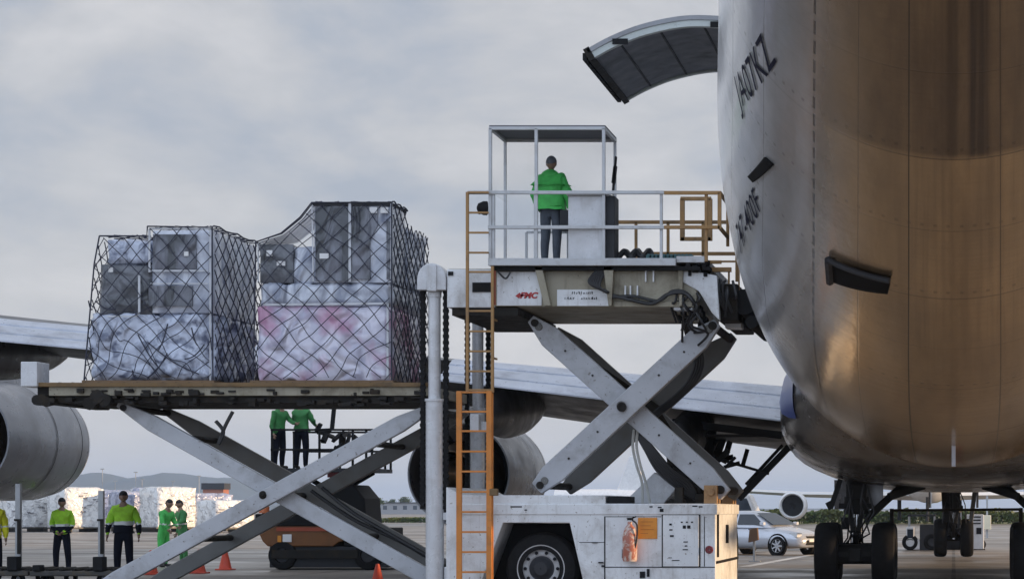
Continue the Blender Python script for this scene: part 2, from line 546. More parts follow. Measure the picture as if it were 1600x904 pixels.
M_line = mat('worn_white_line', (0.72, 0.70, 0.66), 0.6, var=0.35, vscale=1.5, dirt=(0.2, 0.18, 0.16), dirt_amt=0.6, dirt_scale=0.8)
g = MB()
for (D, w, x0, x1) in ((58.5, 0.18, -40, 30), (64.5, 0.2, -40, 40), (72, 0.22, -60, 40), (80, 0.3, -60, 40), (91, 0.3, -60, 60), (104, 0.4, -70, 60), (122, 0.5, -80, 60)):
    g.add([(x0, D, 0.004), (x1, D + 0.4, 0.004), (x1, D + w + 0.4, 0.004), (x0, D + w, 0.004)], [(0, 1, 2, 3)])
g.add([(-5.6, 60, 0.008), (-5.3, 60, 0.008), (-4.4, 78, 0.008), (-4.7, 78, 0.008)], [(0, 1, 2, 3)])
tag(g.build('road_markings', M_line), kind='structure')

M_hill = mat('forested_hill', (0.04, 0.055, 0.05), 0.95, var=0.3, vscale=0.004)
g = MB()
nx, ny = 150, 26
vs_, fs_ = [], []
prof = [(-400, 46), (-100, 52), (60, 36), (110, 34), (150, 50), (190, 56), (220, 55), (245, 45), (270, 52), (300, 56), (330, 48), (380, 40), (450, 24), (560, 12), (700, 6), (1000, 3), (1500, 2), (2000, 0)]
for j in range(ny):
    D = 4300 + j * 70
    for i in range(nx):
        px = -400 + 2300 * i / (nx - 1)
        hy = np.interp(px, [p[0] for p in prof], [p[1] for p in prof])
        q = j / (ny - 1)
        env = math.sin(math.pi * min(1, q * 1.02)) ** 0.8 if q < 0.98 else 0
        x = (px - VX) / F * 5100
        nse = noise.fractal(Vector((x * 0.006, D * 0.006, 1.3)), 1.0, 2.0, 4)
        z = hy * 5100 / F * env * (1 + 0.16 * nse) + nse * 4 * env
        vs_.append((x, D, z - 2))
for j in range(ny - 1):
    for i in range(nx - 1):
        fs_.append((j * nx + i, j * nx + i + 1, (j + 1) * nx + i + 1, (j + 1) * nx + i))
g.add(vs_, fs_)
tag(g.build('hills', M_hill, smooth=True, angle=180), kind='structure')

# ------------------------------------------------------------------ the cargo jet
#        D     w     zb    zc    zt
SEC = [(2.0, 0.22, 7.60, 8.05, 8.5), (8.0, 0.62, 6.85, 7.75, 8.9), (14.0, 1.30, 6.75, 7.75, 9.3), (18.0, 1.80, 6.05, 7.50, 9.6), (22.0, 2.24, 5.20, 7.20, 9.85), (26.0, 2.655, 4.22, 6.95, 10.05),
       (28.0, 2.87, 3.70, 6.80, 10.1), (30.0, 3.07, 3.22, 6.55, 10.15), (32.0, 3.20, 2.82, 6.20, 10.2), (34.0, 3.25, 2.52, 5.80, 10.2), (36.0, 3.25, 2.32, 5.55, 10.2), (38.0, 3.25, 2.24, 5.45, 10.2),
       (44.0, 3.25, 2.20, 5.40, 10.2), (60.0, 3.25, 2.20, 5.40, 10.2), (72.0, 3.25, 2.20, 5.45, 11.2), (80.0, 2.9, 2.5, 5.4, 11.4), (85.0, 2.1, 3.2, 5.3, 9.0), (88.5, 0.6, 4.4, 5.1, 5.9)]
SA = np.array(SEC)
def section(D):
    xs = SA[:, 0]
    i = int(np.clip(np.searchsorted(xs, D) - 1, 0, len(xs) - 2))
    out = []
    h = xs[i + 1] - xs[i]
    t = (D - xs[i]) / h
    for c in range(1, 5):
        y = SA[:, c]
        def slope(k):
            if k == 0 or k == len(xs) - 1: return 0 if k == 0 else (y[k] - y[k - 1]) / (xs[k] - xs[k - 1])
            a = (y[k] - y[k - 1]) / (xs[k] - xs[k - 1]); b = (y[k + 1] - y[k]) / (xs[k + 1] - xs[k])
            return 0.0 if a * b <= 0 else 2 * a * b / (a + b)
        m0, m1 = slope(i), slope(i + 1)
        out.append((2 * t**3 - 3 * t**2 + 1) * y[i] + (t**3 - 2 * t**2 + t) * h * m0 + (-2 * t**3 + 3 * t**2) * y[i + 1] + (t**3 - t**2) * h * m1)
    return out
def surf(D, phi, off=0.0):
    """phi in degrees: 0 left side, 90 keel, 180 right side, -90 crown"""
    w, zb, zc, zt = section(D)
    c, s_ = math.cos(R(phi)), math.sin(R(phi))
    if s_ >= 0:
        return Vector((-(w + off) * c, D, zc - (zc - zb + off) * s_))
    return Vector((-(w + off) * c, D, zc - (zt - zc + off) * s_))

_DS = np.arange(16, 40, 0.12)
_PH = np.arange(-40, 100, 0.5)
_GR = []
for D_ in _DS:
    w_, zb_, zc_, zt_ = section(D_)
    c_, s2 = np.cos(np.radians(_PH)), np.sin(np.radians(_PH))
    x_ = -w_ * c_
    z_ = np.where(s2 >= 0, zc_ - (zc_ - zb_) * s2, zc_ - (zt_ - zc_) * s2)
    _GR.append(np.stack([VX + x_ / D_ * F, VY - (z_ - H) / D_ * F], -1))
_GR = np.array(_GR)
def on_surface(px, py):
    d = np.sum((_GR - np.array([px, py])) ** 2, -1)
    # nearest sheet: among good matches take the closest to the camera
    best = None
    thr = max(d.min() * 1.5, 6.0)
    idx = np.argwhere(d <= thr)
    i, j = min(idx, key=lambda q: (q[0] // 8, d[q[0], q[1]]))
    return float(_DS[i]), float(_PH[j])

def fuselage_material():
    m = bpy.data.materials.new('fuselage_skin')
    m.use_nodes = True
    t = m.node_tree; ln = t.links.new
    b = t.nodes['Principled BSDF']
    uv = t.nodes.new('ShaderNodeUVMap'); uv.uv_map = 'skin'
    sp = t.nodes.new('ShaderNodeSeparateXYZ'); ln(uv.outputs[0], sp.inputs[0])
    PHI, DD = sp.outputs['X'], sp.outputs['Y']      # phi in units of 10 degrees, D in metres
    def mth(op, a, bb=None, c=None):
        n = t.nodes.new('ShaderNodeMath'); n.operation = op
        for k, x in enumerate((a, bb, c)):
            if x is None: continue
            if isinstance(x, (int, float)): n.inputs[k].default_value = x
            else: ln(x, n.inputs[k])
        return n.outputs[0]
    def nz(sx, sy, scale=1.0, d=5, r=0.6, loc=(0, 0, 0)):
        mpn = t.nodes.new('ShaderNodeMapping'); mpn.inputs['Scale'].default_value = (sx, sy, 1); mpn.inputs['Location'].default_value = loc
        ln(uv.outputs[0], mpn.inputs['Vector'])
        n = t.nodes.new('ShaderNodeTexNoise'); n.inputs['Scale'].default_value = scale; n.inputs['Detail'].default_value = d; n.inputs['Roughness'].default_value = r
        ln(mpn.outputs['Vector'], n.inputs['Vector']); return n.outputs['Fac']
    def rng(v, a, bb, lo=0.0, hi=1.0, sm=False):
        n = t.nodes.new('ShaderNodeMapRange')
        if sm: n.interpolation_type = 'SMOOTHSTEP'
        for k, x in zip(('From Min', 'From Max', 'To Min', 'To Max'), (a, bb, lo, hi)): n.inputs[k].default_value = x
        ln(v, n.inputs['Value']); return n.outputs['Result']
    def mix(f, a, bb):
        n = t.nodes.new('ShaderNodeMix'); n.data_type = 'RGBA'
        ln(f, n.inputs['Factor'])
        for k, x in (('A', a), ('B', bb)):
            if isinstance(x, tuple): n.inputs[k].default_value = (*x, 1)
            else: ln(x, n.inputs[k])
        return n.outputs['Result']
    def band(v, lo, hi, s):
        return mth('MULTIPLY', rng(v, lo - s, lo + s, sm=True), rng(v, hi - s, hi + s, 1.0, 0.0, sm=True))
    # painted flanks, belly's bronze is low-sun warmth put into the colour
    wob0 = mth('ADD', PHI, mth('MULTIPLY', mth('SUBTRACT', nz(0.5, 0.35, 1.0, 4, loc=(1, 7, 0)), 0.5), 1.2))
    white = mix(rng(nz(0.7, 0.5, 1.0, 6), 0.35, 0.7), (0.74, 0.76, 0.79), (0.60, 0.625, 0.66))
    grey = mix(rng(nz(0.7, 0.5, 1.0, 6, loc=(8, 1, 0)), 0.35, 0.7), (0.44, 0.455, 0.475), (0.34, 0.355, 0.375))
    paint = mix(rng(wob0, 1.2, 4.2, sm=True), white, grey)  # fade to grey down the flank is light falloff put into the paint
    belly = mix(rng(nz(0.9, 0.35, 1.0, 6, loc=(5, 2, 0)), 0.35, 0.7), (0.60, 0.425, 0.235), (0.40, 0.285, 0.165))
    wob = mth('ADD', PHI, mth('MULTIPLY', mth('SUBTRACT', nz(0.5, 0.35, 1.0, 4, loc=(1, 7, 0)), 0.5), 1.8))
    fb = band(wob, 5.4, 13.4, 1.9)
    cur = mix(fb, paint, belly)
    # brushed ring-wise streaks
    br = nz(0.35, 16.0, 1.0, 5, 0.7)
    cur = mix(rng(br, 0.5, 0.75, 0, 0.13), cur, (0.09, 0.075, 0.06))
    # run-back stains along the keel, ending at a frame
    st = nz(7.5, 0.16, 1.0, 4, 0.6, loc=(2, 0, 0))
    aft = rng(DD, 22.8, 22.97, 1.0, 0.0)
    b1 = mth('MULTIPLY', band(PHI, 8.84, 9.10, 0.05), 0.6)
    b2 = mth('MULTIPLY', band(PHI, 9.38, 9.88, 0.07), 1.0)
    msk = mth('MULTIPLY', mth('MAXIMUM', b1, b2), aft)
    cur = mix(mth('MULTIPLY', rng(st, 0.25, 0.55, 0.35, 0.95), msk), cur, (0.035, 0.022, 0.014))
    # darker brown over the whole keel aft of the same frame
    aft_dark = mth('MULTIPLY', mth('MULTIPLY', band(wob, 6.2, 13.0, 1.6), aft), rng(nz(1.2, 0.4, 1.0, 5, loc=(4, 4, 0)), 0.25, 0.75, 0.45, 0.80))
    cur = mix(aft_dark, cur, (0.07, 0.045, 0.03))
    msk2 = mth('MULTIPLY', band(PHI, 7.5, 12.5, 0.8), rng(DD, 28, 31, 0.35, 0.0))
    cur = mix(mth('MULTIPLY', rng(nz(5, 0.12, 1.0, 5, 0.6, loc=(9, 0, 0)), 0.45, 0.62, 0, 0.7), msk2), cur, (0.10, 0.06, 0.03))
    # rusty weep at the aft end of the belly
    wp = mth('MULTIPLY', band(PHI, 8.95, 9.25, 0.06), band(DD, 34.5, 37.6, 0.5))
    cur = mix(mth('MULTIPLY', wp, 0.8), cur, (0.42, 0.13, 0.03))
    # soft dark scuffs on the flank
    sc = nz(0.28, 0.30, 1.6, 5, 0.55, loc=(3, 4, 0))
    cur = mix(mth('MULTIPLY', rng(sc, 0.55, 0.75, 0, 0.45), band(PHI, -2, 6.5, 1.0)), cur, (0.17, 0.18, 0.20))
    # seams
    def line_at(v, c, w):
        return rng(mth('ABSOLUTE', mth('SUBTRACT', v, c)), w * 0.5, w, 1.0, 0.0)
    lines = None
    for c, w, k in ((7.9, 0.022, 0.85), (10.15, 0.022, 0.6), (12.4, 0.03, 0.7), (2.0, 0.03, 0.35), (3.6, 0.02, 0.4), (6.6, 0.018, 0.4), (-0.8, 0.03, 0.3)):
        l = mth('MULTIPLY', line_at(PHI, c, w), k)
        lines = l if lines is None else mth('MAXIMUM', lines, l)
    # a dashed rivet seam
    dash = rng(mth('FRACT', mth('MULTIPLY', DD, 2.2)), 0.3, 0.34, 0.2, 1.0)
    lines = mth('MAXIMUM', lines, mth('MULTIPLY', mth('MULTIPLY', line_at(PHI, 5.35, 0.045), dash), 0.75))
    for c, w, k in ((16.2, 0.03, 0.6), (19.0, 0.02, 0.4), (20.9, 0.015, 0.3), (24.9, 0.015, 0.4), (28.8, 0.015, 0.35), (22.95, 0.025, 0.5), (27.0, 0.025, 0.4), (30.6, 0.02, 0.35), (33.6, 0.03, 0.5), (41, 0.03, 0.4)):
        lines = mth('MAXIMUM', lines, mth('MULTIPLY', mth('MULTIPLY', line_at(DD, c, w), k), rng(PHI, 5.4, 7.9, 0.25, 1.0)))
    # rivet rows beside two frames
    for c in (18.8, 22.7, 24.75, 26.8, 30.4):
        rv = mth('MULTIPLY', line_at(DD, c, 0.05), line_at(mth('FRACT', mth('MULTIPLY', PHI, 3.1)), 0.5, 0.18))
        lines = mth('MAXIMUM', lines, mth('MULTIPLY', rv, 0.32))
    cur = mix(lines, cur, (0.03, 0.025, 0.02))
    ln(cur, b.inputs['Base Color'])
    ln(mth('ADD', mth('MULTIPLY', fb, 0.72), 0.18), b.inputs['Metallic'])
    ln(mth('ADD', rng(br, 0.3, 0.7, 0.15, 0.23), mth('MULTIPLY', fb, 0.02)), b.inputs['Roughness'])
    bn = t.nodes.new('ShaderNodeBump'); bn.inputs['Strength'].default_value = 0.16; bn.inputs['Distance'].default_value = 0.05
    hgt = mth('ADD', mth('MULTIPLY', nz(1.4, 0.9, 1.0, 3), 1.0), mth('ADD', mth('MULTIPLY', br, 0.05), mth('MULTIPLY', lines, -0.3)))
    ln(hgt, bn.inputs['Height']); ln(bn.outputs['Normal'], b.inputs['Normal'])
    return m

jet = thing('cargo_jet', (0, 46, 0), 'huge white cargo jet, low-sun gold tinted into its belly, seen from behind with its side cargo door raised', 'aircraft')

Ds = sorted(set(list(np.arange(2, 40, 0.5)) + list(np.arange(40, 88.6, 1.5)) + [88.5]))
NP = 96
vs_, fs_ = [], []
phis = [-90 + 360 * k / NP for k in range(NP + 1)]
for D_ in Ds:
    for ph in phis:
        vs_.append(surf(D_, ph))
for i in range(len(Ds) - 1):
    for k in range(NP):
        a = i * (NP + 1) + k
        fs_.append((a, a + 1, a + NP + 2, a + NP + 1))
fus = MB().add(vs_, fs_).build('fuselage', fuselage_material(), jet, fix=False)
me = fus.data
uvl = me.uv_layers.new(name='skin')
uvs = [(phis[k] / 10.0, D_) for D_ in Ds for k in range(NP + 1)]
for lp in me.loops:
    uvl.data[lp.index].uv = uvs[lp.vertex_index]
bm = bmesh.new(); bm.from_mesh(me)
c0 = bm.faces[len(bm.faces) // 2] if False else None
bm.faces.ensure_lookup_table()
f0 = bm.faces[(len(Ds) // 3) * NP + NP // 2]
ctr = Vector((0, f0.calc_center_median().y, 6 ))
if f0.normal.dot(f0.calc_center_median() - ctr) < 0:
    bmesh.ops.reverse_faces(bm, faces=bm.faces[:])
bm.to_mesh(me); bm.free()
me.shade_smooth()

# wing to body fairing
M_fair = mat('fairing_paint', (0.16, 0.155, 0.155), 0.2, 0.4, dirt=(0.06, 0.035, 0.02), dirt_amt=0.8, dirt_scale=0.6, streak=0.4)
M_blue = mat('blue_livery_paint', (0.05, 0.09, 0.36), 0.3)
def fairing_ring(D, w, zb, zt, n=44, e=2.7):
    out = []
    zc = (zb + zt) / 2
    for k in range(n):
        q = 2 * math.pi * k / n
        c, s_ = math.cos(q), math.sin(q)
        out.append(Vector((w * math.copysign(abs(c) ** (2 / e), c), D, zc + (zt - zb) / 2 * math.copysign(abs(s_) ** (2 / e), s_))))
    return out
fr = [fairing_ring(D_, w, zb, zt) for D_, w, zb, zt in ((38.6, 2.3, 2.6, 4.6), (39.6, 2.75, 2.28, 4.7), (41, 3.05, 2.10, 4.7), (43, 3.24, 1.98, 4.6), (46, 3.38, 1.93, 4.5), (54, 3.5, 1.9, 4.5), (62, 3.4, 1.95, 4.4), (66, 3.0, 2.2, 4.2), (68, 2.4, 2.5, 4.0))]
fair = MB().loft(fr).build('wing_fairing', M_fair, jet, smooth=True, angle=50)
# blue livery sweep on the fairing's shoulder
g = MB()
rows = []
FAIR = ((38.6, 2.3, 2.6, 4.6), (39.6, 2.75, 2.28, 4.7), (41, 3.05, 2.10, 4.7), (43, 3.24, 1.98, 4.6), (46, 3.38, 1.93, 4.5), (54, 3.5, 1.9, 4.5))
for D_, z0, z1 in ((39.6, 3.05, 4.5), (40.3, 3.1, 4.5), (41, 3.2, 4.45), (42, 3.35, 4.4), (43, 3.5, 4.35)):
    fd_ = [f_[0] for f_ in FAIR]
    w, zb, zt = [np.interp(D_, fd_, [f_[k] for f_ in FAIR]) for k in (1, 2, 3)]
    row = []
    for k in range(9):
        z = z0 + (z1 - z0) * k / 8
        u = (z - (zb + zt) / 2) / ((zt - zb) / 2)
        x = (w + 0.02) * max(0.0, 1 - abs(u) ** 2.7) ** (1 / 2.7)
        row.append(Vector((-x, D_, z)))
    rows.append(row)
vs_ = [p for r_ in rows for p in r_]
fs_ = [(i * 9 + k, i * 9 + k + 1, (i + 1) * 9 + k + 1, (i + 1) * 9 + k) for i in range(4) for k in range(8)]
g.add(vs_, fs_).build('livery_stripe', M_blue, jet, smooth=True, angle=80)

# wing
M_wing = mat('wing_skin', (0.13, 0.135, 0.145), 0.4, 0.3, dirt=(0.12, 0.11, 0.10), dirt_amt=0.4, dirt_scale=0.8)
M_flap = mat('flap_skin', (0.58, 0.61, 0.68), 0.35, 0.15, var=0.2, vscale=1.2, dirt=(0.22, 0.22, 0.24), dirt_amt=0.55, dirt_scale=1.3)
M_dark = mat('shadowed_mechanism', (0.035, 0.033, 0.032), 0.55, 0.2, dirt=(0.14, 0.10, 0.05), dirt_amt=0.4, dirt_scale=3)
def wing(sgn):
    st = [(3.0, 60, 48.2, 3.75, 3.95, 0.30, 1.0), (11, 55.3, 47.6, 4.45, 4.62, 0.28, 0.62), (18, 49.6, 44.9, 5.05, 5.1, 0.24, 0.42), (31, 41, 37.6, 6.3, 6.25, 0.12, 0.2)]
    rings = []
    n = 14
    for X, le, te, zl, zt, up, lo in st:
        ring = []
        for k in range(n + 1):
            u = k / n
            ring.append(Vector((sgn * X, le + (te - le) * u, zl + (zt - zl) * u + up * 4 * (u ** 0.6) * (1 - u) * 0.75)))
        for k in range(n - 1, 0, -1):
            u = k / n
            ring.append(Vector((sgn * X, le + (te - le) * u, zl + (zt - zl) * u - lo * 3.2 * (u ** 0.5) * (1 - u) * 0.8 - 0.04)))
        rings.append(ring)
    return MB().loft(rings).build('wing', M_wing, jet, smooth=True, angle=60)
wl, wr = wing(-1), wing(1)

def flap(sgn, xa, xb, parent, name='flap'):
    """three slotted flap elements, drooped"""
    for (a0, a1, dz) in ((0.0, 0.34, 0.06), (0.34, 0.72, 0.03), (0.72, 1.0, 0.0)):
        rings = []
        for i in range(13):
            X = xa + (xb - xa) * i / 12
            Dt = np.interp(X, [3.0, 11, 18, 31], [48.2, 47.6, 44.9, 37.6])
            zt = np.interp(X, [3.0, 11, 18, 31], [3.97, 4.60, 5.10, 6.25])
            ch = np.interp(X, [3, 10, 18, 24], [1.75, 1.6, 1.45, 1.1])
            dr = np.interp(X, [3, 10, 18, 24], [0.70, 0.44, 0.40, 0.30])
            def pt(u, off):
                return Vector((sgn * X, Dt - ch * u, zt - dr * (0.75 * u + 0.25 * u * u) + off))
            u0, u1 = a0 + 0.01, a1 + 0.03
            um = (u0 + u1) / 2
            rings.append([pt(u0, dz), pt(um, dz + 0.035), pt(u1, dz), pt(u1, dz - 0.03), pt(um, dz - 0.10), pt(u0, dz - 0.09)])
        MB().loft(rings).build(name, M_flap, parent, smooth=True, angle=30)
flap(-1, 3.45, 10.3, jet); flap(-1, 11.4, 21.5, jet)
flap(1, 3.45, 10.3, jet); flap(1, 11.4, 21.5, jet)

M_canoe = mat('flap_track_fairing_paint', (0.04, 0.041, 0.044), 0.35, 0.1, dirt=(0.05, 0.045, 0.04), dirt_amt=0.5)
for sgn in (-1, 1):
    for X, D0, D1, z0, z1, r in ((9.35, 45.3, 52.5, 3.35, 3.95, 0.50), (5.55, 45.6, 52.5, 2.85, 3.45, 0.42), (18.7, 41.8, 48.5, 4.40, 4.75, 0.44), (14.4, 43.6, 50, 4.05, 4.5, 0.42)):
        rings = []
        for i in range(17):
            u = i / 16
            rr = r * (math.sin(math.pi * min(0.985, max(0.015, u))) ** 0.55)
            rings.append([Vector((sgn * X + 0.8 * rr * math.cos(q), D0 + (D1 - D0) * u, z0 + (z1 - z0) * u + 1.25 * rr * math.sin(q))) for q in [2 * math.pi * k / 16 for k in range(16)]])
        MB().loft(rings).build('flap_track_fairing', M_canoe, jet, smooth=True, angle=60)

# engines
M_nac = mat('nacelle_paint', (0.28, 0.29, 0.315), 0.3, 0.25, dirt=(0.13, 0.12, 0.11), dirt_amt=0.5, dirt_scale=0.9, streak=0.2)
M_lip = mat('polished_lip', (0.6, 0.6, 0.62), 0.2, 0.9)
M_core = mat('heated_core_metal', (0.30, 0.22, 0.15), 0.35, 0.8, dirt=(0.06, 0.05, 0.045), dirt_amt=0.5)
M_seam = mat('panel_seam', (0.06, 0.06, 0.065), 0.6, var=0)
def engine(X, D, z):
    prof = [(1.00, 1.6), (1.12, 0.5), (1.16, 0.0), (1.20, 0.0), (1.26, 0.5), (1.345, 1.6), (1.375, 2.8), (1.36, 3.8), (1.28, 4.5)]
    n = MB().lathe(prof, (X, D, z), (0, 1, 0), 56).build('nacelle', M_nac, jet, smooth=True, angle=40)
    MB().lathe([(1.285, 4.49), (1.22, 4.72), (1.13, 4.82), (1.04, 4.76), (1.0, 4.55), (1.03, 3.9)], (X, D, z), (0, 1, 0), 56).build('inlet_lip', M_lip, n, smooth=True, angle=60)
    MB().lathe([(0.02, 1.58), (1.01, 1.6)], (X, D, z), (0, 1, 0), 48).lathe([(0.02, 3.9), (1.03, 3.9)], (X, D, z), (0, 1, 0), 48).build_each('fan_duct', M_black, n)
    MB().lathe([(1.380, 2.30), (1.383, 2.31), (1.383, 2.33), (1.378, 2.34)], (X, D, z), (0, 1, 0), 56).lathe([(1.352, 3.86), (1.358, 3.87), (1.356, 3.9), (1.348, 3.91)], (X, D, z), (0, 1, 0), 56).build_each('cowl_seam', M_seam, n)
    MB().lathe([(0.80, 1.55), (0.78, 0.6), (0.66, -0.4), (0.52, -0.95), (0.50, -0.95), (0.46, -0.4)], (X, D, z), (0, 1, 0), 40).build('core_cowl', M_core, n, smooth=True)
    MB().lathe([(0.36, -0.3), (0.30, -0.95), (0.14, -1.5), (0.01, -1.75)], (X, D, z), (0, 1, 0), 32).build('exhaust_plug', M_core, n, smooth=True)
    wz = np.interp(abs(X), [3, 11, 18, 31], [3.75, 4.45, 5.05, 6.3])
    le = np.interp(abs(X), [3, 11, 18, 31], [60, 55.3, 49.6, 41])
    MB().prismx([(D + 3.6, z + 1.3), (D + 3.2, z + 1.62), (le + 0.5, wz + 0.1), (le - 3.6, wz + 0.2), (le - 4.2, wz - 0.35), (D + 0.2, z + 0.75), (D + 0.2, z + 1.15)], X - 0.17, X + 0.17).build('pylon', M_nac, jet, bevel=0.05)
for args in ((-11.6, 54, 2.33), (-22.1, 51, 3.07), (11.6, 54, 2.33), (22.1, 51, 3.07)):
    engine(*args)

# cargo door, hinged at the roofline and swung up
M_door_out = mat('door_skin', (0.30, 0.31, 0.33), 0.4, dirt=GRIME, dirt_amt=0.3)
M_liner = mat('door_liner', (0.15, 0.16, 0.185), 0.55, dirt=(0.05, 0.05, 0.055), dirt_amt=0.55, dirt_scale=1.6)
M_doorframe = mat('door_frame_paint', (0.52, 0.56, 0.54), 0.45, dirt=(0.2, 0.2, 0.18), dirt_amt=0.4, dirt_scale=2)
arc = [(-2.2, 8.98), (-2.9, 9.12), (-3.67, 9.20), (-4.25, 9.20), (-4.88, 9.07), (-5.37, 8.88), (-5.74, 8.68)]
def _smooth(p, n=5):
    out = []
    p = [Vector(q) for q in p]
    for i in range(len(p) - 1):
        a, b, c, d = p[max(0, i - 1)], p[i], p[i + 1], p[min(len(p) - 1, i + 2)]
        for k in range(n):
            t = k / n
            out.append(tuple(0.5 * (2 * b + (c - a) * t + (2 * a - 5 * b + 4 * c - d) * t * t + (3 * b - a - 3 * c + d) * t ** 3)))
    out.append(tuple(p[-1]))
    return out
arc = _smooth(arc)
def arc_pts(off):
    out = []
    for i, (x, z) in enumerate(arc):
        a = Vector(arc[max(0, i - 1)]); b_ = Vector(arc[min(len(arc) - 1, i + 1)])
        tq = (b_ - a).normalized()
        n = Vector((-tq.y, tq.x))
        if n.y < 0: n = -n
        out.append((x + n.x * off, z + n.y * off))
    return out
DA, DB = 36.0, 39.85
def strip(o0, o1, d0, d1, name, m, i0=0, i1=None, par=jet, bev=0.0):
    a, b_ = arc_pts(o0), arc_pts(o1)
    a, b_ = a[i0:i1], b_[i0:i1]
    rings = [[Vector((pa[0], d0, pa[1])), Vector((pa[0], d1, pa[1])), Vector((pb[0], d1, pb[1])), Vector((pb[0], d0, pb[1]))] for pa, pb in zip(a, b_)]
    return MB().loft(rings).build(name, m, par, bevel=bev)
cd = strip(0.0, -0.07, DA, DB, 'cargo_door', M_door_out)
strip(-0.072, -0.17, DA + 0.02, DA + 0.14, 'door_frame', M_doorframe, par=cd)
strip(-0.072, -0.17, DB - 0.14, DB - 0.02, 'door_frame', M_doorframe, par=cd)
strip(-0.10, -0.14, DA + 0.142, DB - 0.142, 'door_liner', M_liner, par=cd)
g = MB()
ap = arc_pts(-0.145)
for k in (6, 12, 18, 24):
    g.bar((ap[k][0], DA + 0.15, ap[k][1]), (ap[k][0], DB - 0.15, ap[k][1]), 0.02, 0.03)
g.build_each('door_rib', M_dkgrey, cd)
g = MB()
for d in (DA + 0.6, (DA + DB) / 2, DB - 0.6):
    g.bar((ap[4][0], d, ap[4][1] - 0.02), (-2.75, d, 7.9), 0.07, 0.08)
g.build_each('door_actuator', M_steel, cd)
tip = arc[-1]
g = MB()
e0, e1 = arc_pts(-0.19)[-1], arc_pts(0.02)[-1]
g.bar((e0[0], (DA + DB) / 2, e0[1]), (e1[0], (DA + DB) / 2, e1[1]), 0.10, DB - DA)
g.build('door_sill', M_grease, cd)
g = MB()
for k in range(11):
    d = DA + 0.2 + k * (DB - DA - 0.4) / 10
    g.box(tip[0] - 0.065, tip[0] - 0.0, d - 0.15, d + 0.15, tip[1] - 0.16, tip[1] - 0.05)
g.build_each('door_latch', M_black, cd)
g = MB()
for i, t_ in ((24, 0.4), (10, 0.6)):
    p = arc_pts(-0.175)[i]
    g.box(p[0] - 0.12, p[0] + 0.12, DA - 0.01, DA + 0.03, p[1] + 0.0, p[1] + 0.085)
g.build_each('door_hinge_pocket', M_black, cd)

def skin_patch(corners, name, m, off=0.02, n=8, parent=jet, thick=0.0):
    """a panel that follows the fuselage: corners are (D, phi) going round"""
    (d0, p0), (d1, p1), (d2, p2), (d3, p3) = corners
    vs_ = []
    for i in range(n + 1):
        for j in range(n + 1):
            u, v = i / n, j / n
            D_ = d0 * (1 - u) * (1 - v) + d1 * u * (1 - v) + d2 * u * v + d3 * (1 - u) * v
            ph = p0 * (1 - u) * (1 - v) + p1 * u * (1 - v) + p2 * u * v + p3 * (1 - u) * v
            vs_.append(surf(D_, ph, off))
    fs_ = [(i * (n + 1) + j, i * (n + 1) + j + 1, (i + 1) * (n + 1) + j + 1, (i + 1) * (n + 1) + j) for i in range(n) for j in range(n)]
    o = MB().add(vs_, fs_).build(name, m, parent, smooth=True, angle=80)
    if thick:
        s_ = o.modifiers.new('solid', 'SOLIDIFY'); s_.thickness = thick; s_.offset = 0
    return o
skin_patch([(DA, 2), (DB, 2), (DB, -42), (DA, -42)], 'door_opening', M_black, 0.015, 12)

# writing on the skin
M_reg = mat('navy_lettering', (0.010, 0.011, 0.03), 0.7, var=0, spec=0.1)
def skin_text(txt, bl, br_, tr, tl, name):
    cv = bpy.data.curves.new('lettering', 'FONT')
    cv.body = txt; cv.size = 1.0; cv.offset = 0.004; cv.space_character = 1.12
    to = bpy.data.objects.new('lettering', cv)
    COL.objects.link(to)
    dg = bpy.context.evaluated_depsgraph_get()
    me = bpy.data.meshes.new_from_object(to.evaluated_get(dg))
    bpy.data.objects.remove(to); bpy.data.curves.remove(cv)
    bm = bmesh.new(); bm.from_mesh(me)
    bmesh.ops.triangulate(bm, faces=bm.faces[:])
    xs = [v.co.x for v in bm.verts]; ys = [v.co.y for v in bm.verts]
    x0, x1, y0, y1 = min(xs), max(xs), min(ys), max(ys)
    for _ in range(3):
        ed = [e_ for e_ in bm.edges if e_.calc_length() > 0.2]
        if not ed: break
        bmesh.ops.subdivide_edges(bm, edges=ed, cuts=1)
        bmesh.ops.triangulate(bm, faces=bm.faces[:])
    cs = [on_surface(*c) if c[0] > 200 else c for c in (bl, br_, tr, tl)]
    print(name, txt, cs)
    (d0, p0), (d1, p1), (d2, p2), (d3, p3) = cs
    off = root_loc(jet)
    for v in bm.verts:
        u, w = (v.co.x - x0) / (x1 - x0), (v.co.y - y0) / (y1 - y0)
        D_ = d0 * (1 - u) * (1 - w) + d1 * u * (1 - w) + d2 * u * w + d3 * (1 - u) * w
        ph = p0 * (1 - u) * (1 - w) + p1 * u * (1 - w) + p2 * u * w + p3 * (1 - u) * w
        v.co = surf(D_, ph, 0.012) - off
    bm.to_mesh(me); bm.free()
    me.name = name
    me.materials.clear(); me.materials.append(M_reg)
    o = bpy.data.objects.new(name, me); COL.objects.link(o); o.parent = jet
    return o
skin_text('JA07KZ', (1160, 188), (1223, 110), (1189, 50), (1148, 122), 'registration_lettering')
skin_text('747-400F', (1160, 398), (1192, 322), (1176, 290), (1148, 352), 'type_lettering')

